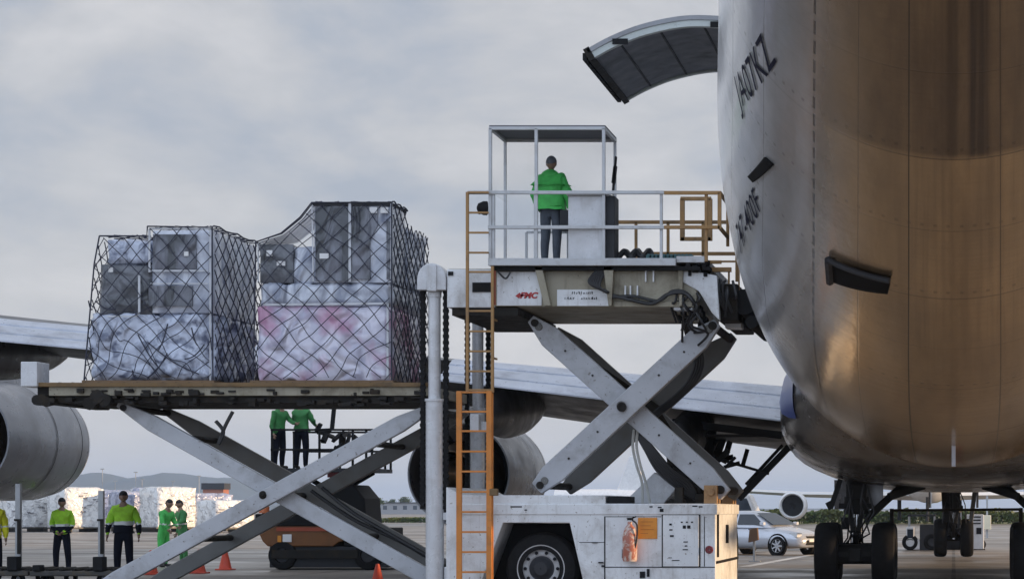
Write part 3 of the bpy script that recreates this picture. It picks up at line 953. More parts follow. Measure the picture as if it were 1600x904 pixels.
# outflow vents
M_vent = mat('vent_opening', (0.008, 0.008, 0.009), 0.8, var=0, spec=0.1)
v1 = [on_surface(*c) for c in ((1171, 274), (1198, 243), (1210, 255), (1180, 283))]
skin_patch(v1, 'outflow_vent', M_vent, 0.02, 6, thick=0.02)
v2 = [on_surface(*c) for c in ((1296, 404), (1392, 432), (1389, 455), (1301, 436))]
vv = skin_patch(v2, 'outflow_vent', M_vent, 0.03, 6, thick=0.03)
print('vents', v1, v2)
g = MB()
a_, b_ = on_surface(1296, 402), on_surface(1392, 431)
pts = [surf(a_[0] + (b_[0] - a_[0]) * k / 6, a_[1] + (b_[1] - a_[1]) * k / 6, 0.05) for k in range(7)]
g.tube(pts, 0.035, 6)
a_, b_ = on_surface(1296, 402), on_surface(1301, 436)
g.tube([surf(*a_, 0.05), surf(*b_, 0.05)], 0.05, 6)
g.build('vent_lip', M_dkgrey, vv)
# blade antenna and drain at the keel
g = MB()
p = surf(34.8, 90)
g.prismx([(p.y - 0.25, p.z + 0.05), (p.y + 0.25, p.z + 0.02), (p.y + 0.1, p.z - 0.28), (p.y - 0.15, p.z - 0.28)], -0.03, 0.03)
g.build('drain_mast', M_flap, jet)

# landing gear
M_gear = mat('gear_strut_paint', (0.020, 0.020, 0.020), 0.55, 0.0, spec=0.25, dirt=(0.03, 0.028, 0.026), dirt_amt=0.6, dirt_scale=4)
M_gearlt = mat('gear_link_paint', (0.13, 0.13, 0.125), 0.4, 0.3, dirt=GRIME, dirt_amt=0.6, dirt_scale=4)
M_piston = mat('oleo_chrome', (0.6, 0.6, 0.6), 0.15, 1.0)
def tyre_profile(r, w):
    return [(r * 0.52, -w * 0.5), (r * 0.80, -w * 0.5), (r * 0.93, -w * 0.44), (r * 0.99, -w * 0.28), (r, -w * 0.1), (r, w * 0.1), (r * 0.99, w * 0.28), (r * 0.93, w * 0.44), (r * 0.80, w * 0.5), (r * 0.52, w * 0.5)]
def gear_wheel(parent, x, y, r=0.62, w=0.46, axis=(1, 0, 0)):
    wh = MB().lathe(tyre_profile(r, w), (x, y, r), axis, 40, closed=True).build('wheel', M_tyre, parent, smooth=True, angle=30)
    MB().lathe([(0.05, -w * 0.3), (r * 0.3, -w * 0.36), (r * 0.53, -w * 0.44), (r * 0.53, w * 0.44), (r * 0.3, w * 0.36), (0.05, w * 0.3)], (x, y, r), axis, 28).build('rim', M_gearlt, wh, smooth=True)
    return wh
def bogie(name, X, D, ztop, lean=0.0, nose=False):
    st = MB().tube([(X + lean, D, ztop), (X, D, 1.55)], 0.21, 20).tube([(X, D, 1.75), (X, D, 1.4)], 0.26, 20)
    gm = st.build(name, M_gear, jet, smooth=True)
    MB().tube([(X, D, 1.5), (X, D, 0.55)], 0.13, 16).build('piston', M_piston, gm, smooth=True)
    if not nose:
        g = MB().bar((X, D - 0.95, 0.60), (X, D + 0.95, 0.60), 0.26, 0.24, up=(1, 0, 0))
        for dy in (-0.73, 0.73):
            g.tube([(X - 0.62, D + dy, 0.62), (X + 0.62, D + dy, 0.62)], 0.10, 12)
            g.tube([(X - 0.34, D + dy, 0.62), (X + 0.34, D + dy, 0.62)], 0.2, 14)
        g.build('truck_beam', M_gear, gm, bevel=0.02)
        for dy in (-0.73, 0.73):
            for dx in (-0.56, 0.56):
                gear_wheel(gm, X + dx, D + dy)
    else:
        MB().tube([(X - 0.5, D, 0.6), (X + 0.5, D, 0.6)], 0.1, 12).build('axle', M_gear, gm)
        for dx in (-0.42, 0.42):
            gear_wheel(gm, X + dx, D, 0.6, 0.42)
    # torsion links, hoses, brackets
    g = MB()
    g.bar((X - 0.12, D - 0.3, 1.5), (X - 0.05, D - 0.55, 1.05), 0.10, 0.06)
    g.bar((X + 0.12, D - 0.3, 1.5), (X + 0.05, D - 0.55, 1.05), 0.10, 0.06)
    g.bar((X, D - 0.55, 1.05), (X, D - 0.2, 0.65), 0.10, 0.16)
    g.box(X - 0.2, X + 0.2, D - 0.32, D - 0.2, 1.72, 2.0)
    g.box(X - 0.35, X + 0.30, D - 0.24, D - 0.1, 1.52, 1.62)
    g.box(X - 0.3, X - 0.14, D - 0.3, D - 0.14, 1.1, 1.34)
    g.build('torsion_link', M_gear, gm, bevel=0.01)
    rg = random.Random(int(X * 100 + D))
    g = MB()
    for k in range(7):
        x0 = X + rg.uniform(-0.3, 0.3)
        pts = [(x0, D - 0.28, rg.uniform(1.8, 2.3)), (x0 + rg.uniform(-0.25, 0.25), D - 0.42, rg.uniform(1.2, 1.7)), (x0 + rg.uniform(-0.2, 0.2), D - 0.36, rg.uniform(0.85, 1.2)), (X + rg.uniform(-0.4, 0.4), D - 0.3, 0.68)]
        pts2 = []
        for i in range(13):
            t_ = i / 12 * 3; a = min(2, int(t_)); f_ = t_ - a; f_ = f_ * f_ * (3 - 2 * f_)
            pts2.append(Vector(pts[a]).lerp(Vector(pts[a + 1]), f_))
        g.tube(pts2, 0.018, 6)
    g.build_each('brake_hose', M_hose, gm)
    return gm
bl = bogie('body_gear', -1.94, 46.2, 2.6)
br2 = bogie('body_gear', 1.94, 46.2, 2.6)
for s_, gm in ((-1, bl), (1, br2)):
    MB().bar((s_ * 1.75, 46.0, 1.30), (s_ * 0.85, 46.6, 2.15), 0.15, 0.15).bar((s_ * 1.3, 46.1, 1.75), (s_ * 0.6, 46.5, 1.98), 0.16, 0.1).build('side_brace', M_gear, gm, bevel=0.02)
    MB().bar((s_ * 2.25, 45.9, 2.1), (s_ * 2.45, 45.9, 1.52), 0.10, 0.08).bar((s_ * 2.42, 45.9, 1.60), (s_ * 2.52, 45.9, 1.55), 0.16, 0.1).build('gear_door_rod', M_gear, gm)
    MB().box(s_ * 1.94 - 0.5, s_ * 1.94 + 0.5, 47.1, 47.16, 1.5, 2.1).build('gear_door', M_fair, gm)
# wing gear, left and right
for s_ in (-1, 1):
    gm = bogie('wing_gear', s_ * 5.5, 49.2, 3.3, lean=-s_ * 0.25)
    MB().bar((s_ * 4.55, 48.8, 1.72), (s_ * 3.36, 48.8, 2.95), 0.14, 0.14).bar((s_ * 4.40, 48.8, 2.02), (s_ * 3.62, 48.8, 2.86), 0.07, 0.07).tube([(s_ * 4.7, 48.8, 1.6), (s_ * 5.45, 49.0, 1.1)], 0.09, 10).build('side_brace', M_gear, gm, bevel=0.015)
    g = MB().bar((s_ * 5.6, 48.7, 2.75), (s_ * 3.9, 48.7, 2.25), 0.06, 0.06).bar((s_ * 5.3, 48.6, 2.2), (s_ * 4.75, 48.6, 2.75), 0.12, 0.1).bar((s_ * 5.15, 48.6, 2.05), (s_ * 4.6, 48.6, 2.6), 0.06, 0.08).bar((s_ * 3.6, 48.3, 3.05), (s_ * 5.9, 48.3, 3.32), 0.16, 0.12)
    g.build('retraction_strut', M_gear, gm, bevel=0.01)
    g = MB()
    rgg = random.Random(17)
    for k in range(16):
        a, b = rgg.uniform(4.5, 6.1), rgg.uniform(1.7, 3.0)
        g.bar((s_ * a, 48.7 + rgg.uniform(0, 1.2), b), (s_ * (a + rgg.uniform(-0.5, 0.5)), 48.7 + rgg.uniform(0, 1.2), b + rgg.uniform(-0.7, 0.4)), rgg.uniform(0.04, 0.12), 0.08)
    g.build_each('gear_linkage', M_gear, gm)
    MB().prism([(s_ * 4.9, 3.1), (s_ * 6.3, 3.15), (s_ * 6.15, 2.0), (s_ * 5.3, 1.95)], 50.0, 50.05).build('gear_door', M_dark, gm)
    MB().box(min(s_ * 3.5, s_ * 6.4), max(s_ * 3.5, s_ * 6.4), 48.5, 52, 3.02, 3.08).build('gear_bay', M_dark, jet)
ng = bogie('nose_gear', 0.0, 73.0, 2.6, nose=True)
MB().bar((0.5, 72.8, 0.75), (0.72, 72.6, 2.5), 0.14, 0.12).build('drag_brace', M_gearlt, ng, bevel=0.02)
MB().bar((-0.22, 73, 0.9), (-0.3, 73, 2.4), 0.22, 0.3).build('steering_link', M_gear, ng, bevel=0.02)
for s_ in (-1, 1):
    MB().box(s_ * 0.75 - 0.03, s_ * 0.75 + 0.03, 72.0, 75.0, 1.55, 2.35).build('gear_door', M_fair, ng)

# ------------------------------------------------------------------ the cargo loader
Y0 = 36.0
DEP = 3.6
ldr = thing('cargo_loader', (lx(900), Y0 + DEP / 2, 0), 'big white scissor lift cargo loader with orange ladder, raised platform and open cab', 'cargo loader')

# chassis with wheel arch
x_ = lx
poly = [(697, 760), (722, 773), (946, 773), (946, 786), (1118, 786), (1118, 928), (916, 928), (890, 816), (786, 816), (745, 928), (697, 928)]
ch = MB().prism([(lx(a), lz(b)) for a, b in poly], Y0, Y0 + DEP).build('chassis', M_white, ldr, bevel=0.012)
MB().box(lx(720), lx(1121), Y0 - 0.02, Y0 + DEP + 0.02, lz(803), lz(787)).build('top_rail', M_white, ch, bevel=0.008)
MB().box(lx(748), lx(912), Y0 + 0.9, Y0 + 2.7, lz(925), lz(818)).build('wheel_well_blocker', M_black, ch)  # solid black block added to stop daylight showing through the arch
M_dark_in = M_grease
g = MB()
for a, b, c, d in ((944, 946, 806, 925), (945, 1034, 884.5, 886), (1094, 1117, 884.5, 886), (1100, 1101.2, 806, 884), (946, 1033, 806, 807), (905, 945, 846, 847)):
    g.box(lx(a), lx(b), Y0 - 0.003, Y0 + 0.01, lz(d), lz(c))
g.build('panel_gap', M_ink, ch)
dp = MB().box(lx(1036), lx(1092), Y0 - 0.018, Y0 + 0.02, lz(884), lz(804)).build('control_door', M_white, ch, bevel=0.004)
g = MB()
for a, b, c, d in ((1034, 1036, 803, 886), (1092, 1094.5, 803, 886), (1034, 1094, 883.5, 886), (1034, 1094, 803, 804.5)):
    g.box(lx(a), lx(b), Y0 - 0.012, Y0 + 0.01, lz(d), lz(c))
g.build('door_gasket', M_dkgrey, dp)
g = MB()
for (a, b, w, h) in ((1067, 820, 5, 5), (1074, 820, 5, 5), (1046, 817, 4, 3), (1046, 826, 5, 2), (1047, 835, 6, 3), (1064, 814, 3, 2), (1072, 814, 3, 2), (1080, 814, 3, 2), (1068, 845, 7, 1.5), (1070, 851, 4, 2), (1067, 857, 8, 1.5), (1050, 874, 12, 1.2), (1045, 870, 5, 1)):
    g.box(lx(a), lx(a + w), Y0 - 0.025, Y0 - 0.01, lz(b + h), lz(b))
g.build_each('gauge', M_ink, dp)
MB().box(lx(997), lx(1027), Y0 - 0.02, Y0 + 0.01, lz(841), lz(808)).build_each('warning_placard', M_placard, ch, bevel=0.004)
g = MB()
for (a, b, w) in ((1001, 814, 20), (1001, 820, 16), (1001, 826, 21), (1001, 832, 12)):
    g.box(lx(a), lx(a + w), Y0 - 0.0225, Y0 - 0.012, lz(b + 0.9), lz(b))
g.build('placard_text', mat('faint_brown_print', (0.42, 0.14, 0.02), 0.6, var=0), ch)
MB().lathe([(0.01, -0.02), (0.055, -0.02), (0.065, 0.0), (0.065, 0.02)], (lx(1108), Y0, lz(858)), (0, 1, 0), 20).build('reflector', mat('dark_red_reflector', (0.16, 0.01, 0.015), 0.25), ch, smooth=True)
g = MB()
for (a, b, w, h) in ((975, 849, 4, 9), (972, 857, 3, 14), (1000, 892, 8, 10), (1011, 888, 4, 12), (935, 877, 8, 2), (940, 882, 5, 3), (925, 846, 9, 1.5), (798, 790, 18, 2), (820, 795, 4, 2), (1015, 790, 5, 2), (1028, 791, 6, 2), (1082, 789, 8, 2), (1092, 790, 6, 2), (1031, 794, 6, 5)):
    g.box(lx(a), lx(a + w), Y0 - 0.024, Y0 + 0.005, lz(b + h), lz(b))
g.build_each('small_fitting', M_ink, ch)
MB().box(lx(948), lx(985), Y0 + 0.05, Y0 + 0.5, lz(786), lz(775)).build('battery_box', M_black, ch, bevel=0.01)
# end face fittings (sunlit)
xe = lx(1118)
g = MB()
g.box(xe, xe + 0.03, Y0 + 0.06, Y0 + DEP - 0.06, lz(880), lz(876))
g.box(xe, xe + 0.03, Y0 + 0.2, Y0 + 0.26, lz(870), lz(800))
g.box(xe, xe + 0.04, Y0 + 1.6, Y0 + 1.72, lz(850), lz(820))
g.build_each('end_fitting', M_ink, ch)
g = MB()
g.box(lx(1096), lx(1117), Y0 + 0.35, Y0 + 0.5, lz(786), lz(757)).box(lx(1096), lx(1117), Y0 + 0.75, Y0 + 0.9, lz(786), lz(757)).box(lx(1098), lx(1118), Y0 + 2.9, Y0 + 3.05, lz(786), lz(755)).box(lx(1098), lx(1118), Y0 + 3.3, Y0 + 3.45, lz(786), lz(755))
g.tube([(lx(1107), Y0 + 0.3, lz(768)), (lx(1107), Y0 + 0.95, lz(768))], 0.06, 12).tube([(lx(1107), Y0 + 2.85, lz(768)), (lx(1107), Y0 + 3.5, lz(768))], 0.06, 12)
g.build_each('pivot_bracket', M_brass, ch, bevel=0.01)
# sloped pale cover and hydraulics behind the rail
MB().prism([(lx(955), lz(786)), (lx(1007), lz(735)), (lx(1047), lz(757)), (lx(1022), lz(786))], Y0 + 1.2, Y0 + 2.6).build('pump_cover', M_chrome, ch, bevel=0.02)
g = MB()
rg = random.Random(3)
for k in range(22):
    a, b = rg.uniform(1030, 1085), rg.uniform(758, 784)
    s_ = rg.uniform(0.06, 0.18)
    y = Y0 + rg.uniform(0.5, 2.8)
    g.box(lx(a), lx(a) + s_, y, y + s_ * 1.5, lz(786), lz(b))
g.build_each('valve_block', M_grease, ch, bevel=0.008)

def road_wheel(x, y, z, r, w, sgn):
    wh = MB().lathe(tyre_profile(r, w), (x, y, z), (0, 1, 0), 44, closed=True).build('wheel', M_tyre, ldr, smooth=True, angle=30)
    f = sgn * w * 0.5
    MB().lathe([(0.16, f * 0.55), (0.22, f * 0.75), (0.30, f * 0.72), (0.345, f * 0.98), (0.375, f * 1.02), (0.385, f * 0.8)], (x, y, z), (0, 1, 0), 40).build('rim', M_rim, wh, smooth=True, angle=35)
    hub = MB().lathe([(0.01, f * 1.08), (0.10, f * 1.06), (0.13, f * 0.9), (0.17, f * 0.7), (0.22, f * 0.66)], (x, y, z), (0, 1, 0), 24).build('hub', M_dkgrey, wh, smooth=True, angle=40)
    g = MB()
    for k in range(10):
        q = 2 * math.pi * k / 10
        g.tube([(x + 0.255 * math.cos(q), y + f * 0.68, z + 0.255 * math.sin(q)), (x + 0.255 * math.cos(q), y + f * 0.86, z + 0.255 * math.sin(q))], 0.028, 6)
    g.build('wheel_nut', M_ink, hub)
road_wheel(lx(842), Y0 + 0.42, 0.57, 0.57, 0.5, -1)
road_wheel(lx(842), Y0 + DEP - 0.42, 0.57, 0.57, 0.5, 1)

# masts with domed chain guards
def mast(y, name='mast'):
    m_ = MB().tube([(lx(676), y, 0.2), (lx(676), y, lz(626))], 0.14, 24).tube([(lx(676), y, lz(626)), (lx(676), y, lz(622))], 0.155, 24).build(name, M_chrome, ldr, smooth=True)
    MB().tube([(lx(675.5), y, lz(630)), (lx(675.5), y, lz(448))], 0.095, 24).tube([(lx(675.5), y, lz(463)), (lx(675.5), y, lz(456))], 0.108, 20).build('piston', M_chrome, m_, smooth=True)
    pts = [(652, 453), (652, 436)] + [(674.5 - 22.5 * math.cos(q), 436 - 25 * math.sin(q)) for q in [math.pi * k / 14 for k in range(1, 14)]] + [(697, 436), (697, 453)]
    MB().prism([(lx(a), lz(b)) for a, b in pts], y - 0.17, y + 0.17).box(lx(668), lx(683), y - 0.2, y + 0.2, lz(455), lz(414)).build('chain_guard', M_chrome, m_, bevel=0.012)
    for xx, zb in ((657.5, 800), (693.5, 800)):
        g = MB()
        n = 70
        z0, z1 = lz(452), lz(zb)
        for k in range(n):
            z = z0 + (z1 - z0) * k / n
            w = 0.042 if k % 2 else 0.028
            g.box(lx(xx) - w, lx(xx) + w, y - (0.04 if k % 2 else 0.055), y + (0.04 if k % 2 else 0.055), z, z + (z0 - z1) / n * 1.05)
        g.build('lift_chain', M_black, m_)
    g = MB().box(lx(690), lx(702), y - 0.06, y + 0.1, lz(812), lz(800)).box(lx(692), lx(700), y - 0.06, y + 0.1, lz(905), lz(885))
    g.build_each('chain_anchor', M_chrome, m_, bevel=0.01)
    return m_
mast(Y0 + 0.15)
mast(Y0 + DEP - 0.15)

# bridge platform
zd = lz(405)
br = MB().box(lx(700), lx(1088), Y0 + 0.04, Y0 + DEP - 0.1, lz(478), lz(419)).build('bridge_beam', M_cream, ldr, bevel=0.01)
MB().box(lx(698), lx(772), Y0 + 0.02, Y0 + 0.5, lz(480), lz(420)).build('beam_end', M_white, br, bevel=0.01)
MB().box(lx(705), lx(808), Y0 + 0.06, Y0 + DEP - 0.1, lz(492), lz(480)).build('roller_tray', M_grease, br)
MB().box(lx(738), lx(770), Y0 + 0.0, Y0 + 0.03, lz(456), lz(441)).box(lx(700), lx(708), Y0 + 0.0, Y0 + 0.03, lz(430), lz(424)).build_each('beam_slot', M_black, br)
MB().box(lx(776), lx(846), Y0 + 0.02, Y0 + 0.05, lz(477), lz(424)).build('sign_plate', M_white, br, bevel=0.004)
MB().box(lx(870), lx(952), Y0 + 0.02, Y0 + 0.05, lz(477.5), lz(452)).build('sign_plate', M_white, br, bevel=0.004)
g = MB()
g.prism([(lx(836), lz(415)), (lx(848), lz(415)), (lx(862), lz(478)), (lx(852), lz(478))], Y0 - 0.10, Y0 + 0.06)
g.prism([(lx(944), lz(417)), (lx(960), lz(417)), (lx(957), lz(478)), (lx(952), lz(478))], Y0 - 0.10, Y0 + 0.06)
g.prism([(lx(1060), lz(417)), (lx(1068), lz(417)), (lx(1066), lz(478)), (lx(1062), lz(478))], Y0 - 0.05, Y0 + 0.06)
g.build_each('gusset', M_cream, br, bevel=0.006)
g = MB()
for a in (976, 984, 1008, 1020, 995):
    g.box(lx(a), lx(a + 2.2), Y0 - 0.02, Y0 + 0.045, lz(466 if a < 1000 else 440), lz(446 if a < 1000 else 418))
g.build_each('beam_stud', M_white, br)
MB().box(lx(960), lx(1088), Y0 + 0.0, Y0 + 0.2, lz(479), lz(471)).build('lower_flange', M_cream, br, bevel=0.006)
# deck
dk = MB().box(lx(766), lx(1058), Y0 - 0.18, Y0 + DEP, lz(416.5), zd).box(lx(1058), lx(1102), Y0 - 0.10, Y0 + DEP, lz(411), zd + 0.04).build('bridge_deck', M_steel, ldr, bevel=0.006)
MB().box(lx(770), lx(1095), Y0 - 0.1, Y0 + 0.1, lz(423), lz(417)).build('deck_shadow_strip', M_black, dk)  # black strip put in for the shadow under the deck edge
g = MB()
for k in range(12):
    xx = lx(1010 + k * 6)
    g.tube([(xx, Y0 + 0.25, zd + 0.07), (xx, Y0 + 3.1, zd + 0.07)], 0.045, 10)
g.build_each('deck_roller', M_teal, dk)
# red maker's mark and worn lettering, each flat on its plate
def flat_text(txt, px0, py_base, hpx, wpx, name, m, parent, y, shear=0.0, bold=0.01):
    cv = bpy.data.curves.new('lettering', 'FONT')
    cv.body = txt; cv.size = 1.0; cv.offset = bold; cv.shear = shear
    to = bpy.data.objects.new('lettering', cv); COL.objects.link(to)
    dg = bpy.context.evaluated_depsgraph_get()
    me = bpy.data.meshes.new_from_object(to.evaluated_get(dg))
    bpy.data.objects.remove(to); bpy.data.curves.remove(cv)
    xs = [v.co.x for v in me.vertices]; ys = [v.co.y for v in me.vertices]
    x0, x1, y0, y1 = min(xs), max(xs), min(ys), max(ys)
    off = root_loc(parent)
    for v in me.vertices:
        u, w = (v.co.x - x0) / (x1 - x0), (v.co.y - y0) / (y1 - y0)
        v.co = Vector((lx(px0 + u * wpx), y, lz(py_base - w * hpx))) - off
    me.name = name
    me.materials.clear(); me.materials.append(m)
    o = bpy.data.objects.new(name, me); COL.objects.link(o); o.parent = parent
    return o
M_mark = mat('red_mark_print', (0.42, 0.03, 0.03), 0.5, var=0.2, vscale=20)
flat_text('FMC', 812, 466, 10, 29, 'maker_lettering', M_mark, br, Y0 + 0.014, shear=0.25, bold=0.05)
MB().add([(lx(805), Y0 + 0.014, lz(462)), (lx(812), Y0 + 0.014, lz(456.5)), (lx(813), Y0 + 0.014, lz(459)), (lx(818), Y0 + 0.014, lz(459.5)), (lx(817), Y0 + 0.014, lz(463)), (lx(812), Y0 + 0.014, lz(463)), (lx(811), Y0 + 0.014, lz(466))], [(0, 1, 2, 3, 4, 5, 6)]).build('maker_emblem', M_mark, br)
g = MB()
rg = random.Random(12)
for row, (a0, a1, b, h) in enumerate(((893, 926, 459, 4.5), (882, 899, 467.5, 4.5), (908, 934, 467.5, 4))):
    a = a0
    while a < a1:
        w = rg.uniform(1.0, 2.6)
        sl_ = rg.uniform(-1, 2.0)
        t_ = b - h * rg.uniform(0.5, 1.0)
        g.add([(lx(a), Y0 + 0.014, lz(b)), (lx(a + w * 0.7), Y0 + 0.014, lz(b)), (lx(a + w * 0.7 + sl_), Y0 + 0.014, lz(t_)), (lx(a + sl_), Y0 + 0.014, lz(t_))], [(0, 1, 2, 3)])
        a += w + rg.uniform(0.6, 1.6) + (1.5 if rg.random() < 0.2 else 0)
g.build('worn_lettering', M_ink, br, fix=False)

# cab cage
cab = MB()
r_ = 0.026
yF, yB = Y0 - 0.14, Y0 + 1.05
zt_ = lz(203)
for a in (769, 840.5, 945.5):
    cab.bar((lx(a), yF, zd), (lx(a), yF, zt_), 0.05, 0.05, up=(0, 1, 0))
for a in (769, 945.5):
    cab.bar((lx(a), yB, zd), (lx(a), yB, zt_), 0.045, 0.045)
cab.bar((lx(767), yF, zt_), (lx(948), yF, zt_), 0.05, 0.05).bar((lx(767), yB, zt_), (lx(948), yB, zt_), 0.05, 0.05)
for a in (769, 945.5):
    cab.bar((lx(a), yF, zt_), (lx(a), yB, zt_), 0.05, 0.05, up=(1, 0, 0))
cabo = cab.build('cab_frame', M_steel, ldr, bevel=0.006)
MB().box(lx(767), lx(948), yF, yB, zt_ + 0.026, zt_ + 0.05).build('cab_roof', M_mesh, ldr, bevel=0.004)
MB().box(lx(772), lx(943), yB + 0.03, yB + 0.036, zd + 0.05, zt_ - 0.03).build('cab_pane', M_plexi, cabo)
MB().box(lx(769) - 0.003, lx(769) + 0.003, yF + 0.04, yB - 0.04, lz(302), zt_ - 0.03).build('cab_pane', M_plexi, cabo)
# rails
g = MB()
yR = Y0 - 0.165
for a, b, c in ((735, 1040, 303), (766, 1040, 357)):
    g.bar((lx(a), yR, lz(c)), (lx(b), yR, lz(c)), 0.055, 0.05)
for a in (774, 839, 1035):
    g.bar((lx(a), yR + 0.03, zd - 0.1), (lx(a), yR + 0.03, lz(303)), 0.045, 0.045)
for a in (792, 860):
    g.bar((lx(a), yB + 0.6, zd), (lx(a), yB + 0.6, zd + 0.62), 0.04, 0.04)
g.bar((lx(792), yB + 0.6, zd + 0.62), (lx(890), yB + 0.6, zd + 0.62), 0.04, 0.04)
g.build('guard_rail', M_steel, ldr, bevel=0.006)
g = MB()
for a, b, c in ((1040, 1127, 303.5), (1040, 1127, 357)):
    g.bar((lx(a), yR, lz(c)), (lx(b), yR, lz(c)), 0.055, 0.05)
g.bar((lx(1105), yR + 0.03, zd - 0.05), (lx(1105), yR + 0.03, lz(303)), 0.05, 0.05)
g.bar((lx(1126), yR, lz(303)), (lx(1126), yR + 1.3, lz(303)), 0.05, 0.05, up=(1, 0, 0)).bar((lx(1126), yR, lz(303)), (lx(1126), yR, lz(360)), 0.06, 0.05).bar((lx(1126), yR + 1.3, lz(303)), (lx(1126), yR + 1.3, lz(372)), 0.05, 0.05).bar((lx(1126), yR, lz(357)), (lx(1126), yR + 1.3, lz(357)), 0.05, 0.05, up=(1, 0, 0))
yb2 = Y0 + DEP - 0.06
g.build('guard_rail', M_ochre, ldr, bevel=0.006)
g = MB()
for z in (lz(303), lz(357), ):
    g.bar((lx(905), yb2, z), (lx(1120), yb2, z), 0.06, 0.05)
for a in (905, 945, 1000, 1060, 1118):
    g.bar((lx(a), yb2, zd), (lx(a), yb2, lz(303)), 0.05, 0.05)
g.build('guard_rail', M_ochre, ldr, bevel=0.006)
g = MB()
y_ = Y0 + 0.7
for a in (1058, 1102):
    g.bar((lx(a), y_, lz(368)), (lx(a), y_, lz(301)), 0.075, 0.06)
g.bar((lx(1055), y_, lz(301)), (lx(1104), y_, lz(301)), 0.06, 0.06).bar((lx(1055), y_, lz(365)), (lx(1104), y_, lz(365)), 0.06, 0.06)
g.build('swing_gate', M_ochre, ldr, bevel=0.006)
# console
co_ = MB().box(lx(889), lx(946), Y0 - 0.08, Y0 + 0.45, zd, lz(307)).build('control_console', M_chrome, ldr, bevel=0.012)
MB().box(lx(887), lx(952), Y0 - 0.1, Y0 + 0.5, lz(307), lz(302)).build('console_top', M_steel, co_, bevel=0.006)
MB().box(lx(888), lx(946), Y0 - 0.085, Y0 - 0.06, lz(359), lz(357)).build('console_gap', M_ink, co_)
MB().box(lx(947), lx(961), Y0 - 0.05, Y0 + 0.4, zd, lz(306)).build('console_cabinet', M_dkgrey, co_, bevel=0.01)
MB().bar((lx(956), Y0 + 0.1, lz(303)), (lx(961), Y0 + 0.1, lz(243)), 0.035, 0.06).bar((lx(957), Y0 + 0.1, lz(285)), (lx(960), Y0 + 0.1, lz(258)), 0.06, 0.06).build('control_lever', M_black, co_, bevel=0.008)
MB().box(lx(862), lx(888), Y0 + 0.75, Y0 + 1.0, lz(350), lz(318)).build('instrument_box', M_dkgrey, ldr, bevel=0.01)
# horn lamp
lampo = MB().lathe([(0.02, 0), (0.07, 0.02), (0.11, 0.1), (0.11, 0.16), (0.09, 0.17)], (lx(747), Y0 - 0.1, lz(326)), (1, 0.3, 0), 18).box(lx(750), lx(752.5), Y0 - 0.12, Y0 - 0.08, lz(336), lz(326)).build('work_lamp', M_black, ldr, smooth=True)
# outboard end of the bridge: brackets, bumper, hoses
g = MB()
g.prism([(lx(1068), lz(420)), (lx(1120), lz(430)), (lx(1124), lz(500)), (lx(1112), lz(488)), (lx(1092), lz(455)), (lx(1066), lz(440))], Y0 + 0.02, Y0 + 0.22)
g.build('end_bracket', M_white, br, bevel=0.012)
MB().box(lx(1052), lx(1082), Y0 + 0.05, Y0 + 0.3, lz(484), lz(464)).build('junction_box', M_chrome, br, bevel=0.01)
MB().box(lx(1124), lx(1150), Y0 + 0.9, Y0 + 1.3, lz(505), lz(440)).build('roller_bracket', M_chrome, br, bevel=0.01)
MB().box(lx(1118), lx(1150), Y0 + 0.3, Y0 + DEP - 0.3, lz(498), lz(440)).build('bridge_nose', M_grease, br, bevel=0.02)
MB().tube([(lx(1160), Y0 + 0.35, lz(468)), (lx(1160), Y0 + DEP - 0.3, lz(468))], 0.2, 18).tube([(lx(1172), Y0 + 0.3, lz(500)), (lx(1172), Y0 + DEP - 0.4, lz(500))], 0.10, 14).build_each('bumper', M_black, br, smooth=True)
g = MB()
g.bar((lx(1085), Y0 + 0.5, lz(404)), (lx(1122), Y0 + 0.5, lz(404)), 0.05, 0.08).bar((lx(1085), Y0 + 0.5, lz(416)), (lx(1138), Y0 + 0.5, lz(416)), 0.07, 0.08).bar((lx(1150), Y0 + 0.5, lz(403)), (lx(1150), Y0 + 0.5, lz(460)), 0.025, 0.03).bar((lx(1118), Y0 + 0.5, lz(403)), (lx(1150), Y0 + 0.5, lz(403)), 0.03, 0.03).bar((lx(1134), Y0 + 0.5, lz(416)), (lx(1134), Y0 + 0.5, lz(440)), 0.03, 0.03)
g.build('side_guide', M_ochre, br)
g = MB()
rg = random.Random(5)
for k in range(26):
    a, b = rg.uniform(1070, 1104), rg.uniform(405, 425)
    g.box(lx(a), lx(a + rg.uniform(3, 10)), Y0 + rg.uniform(-0.1, 0.1), Y0 + 0.2, lz(b + rg.uniform(3, 9)), lz(b))
for k in range(16):
    a, b = rg.uniform(1052, 1100), rg.uniform(472, 500)
    g.box(lx(a), lx(a + rg.uniform(3, 9)), Y0 + rg.uniform(0.3, 0.6), Y0 + 0.8, lz(b + rg.uniform(4, 12)), lz(b))
g.build_each('winch_unit', M_black, br, bevel=0.006)

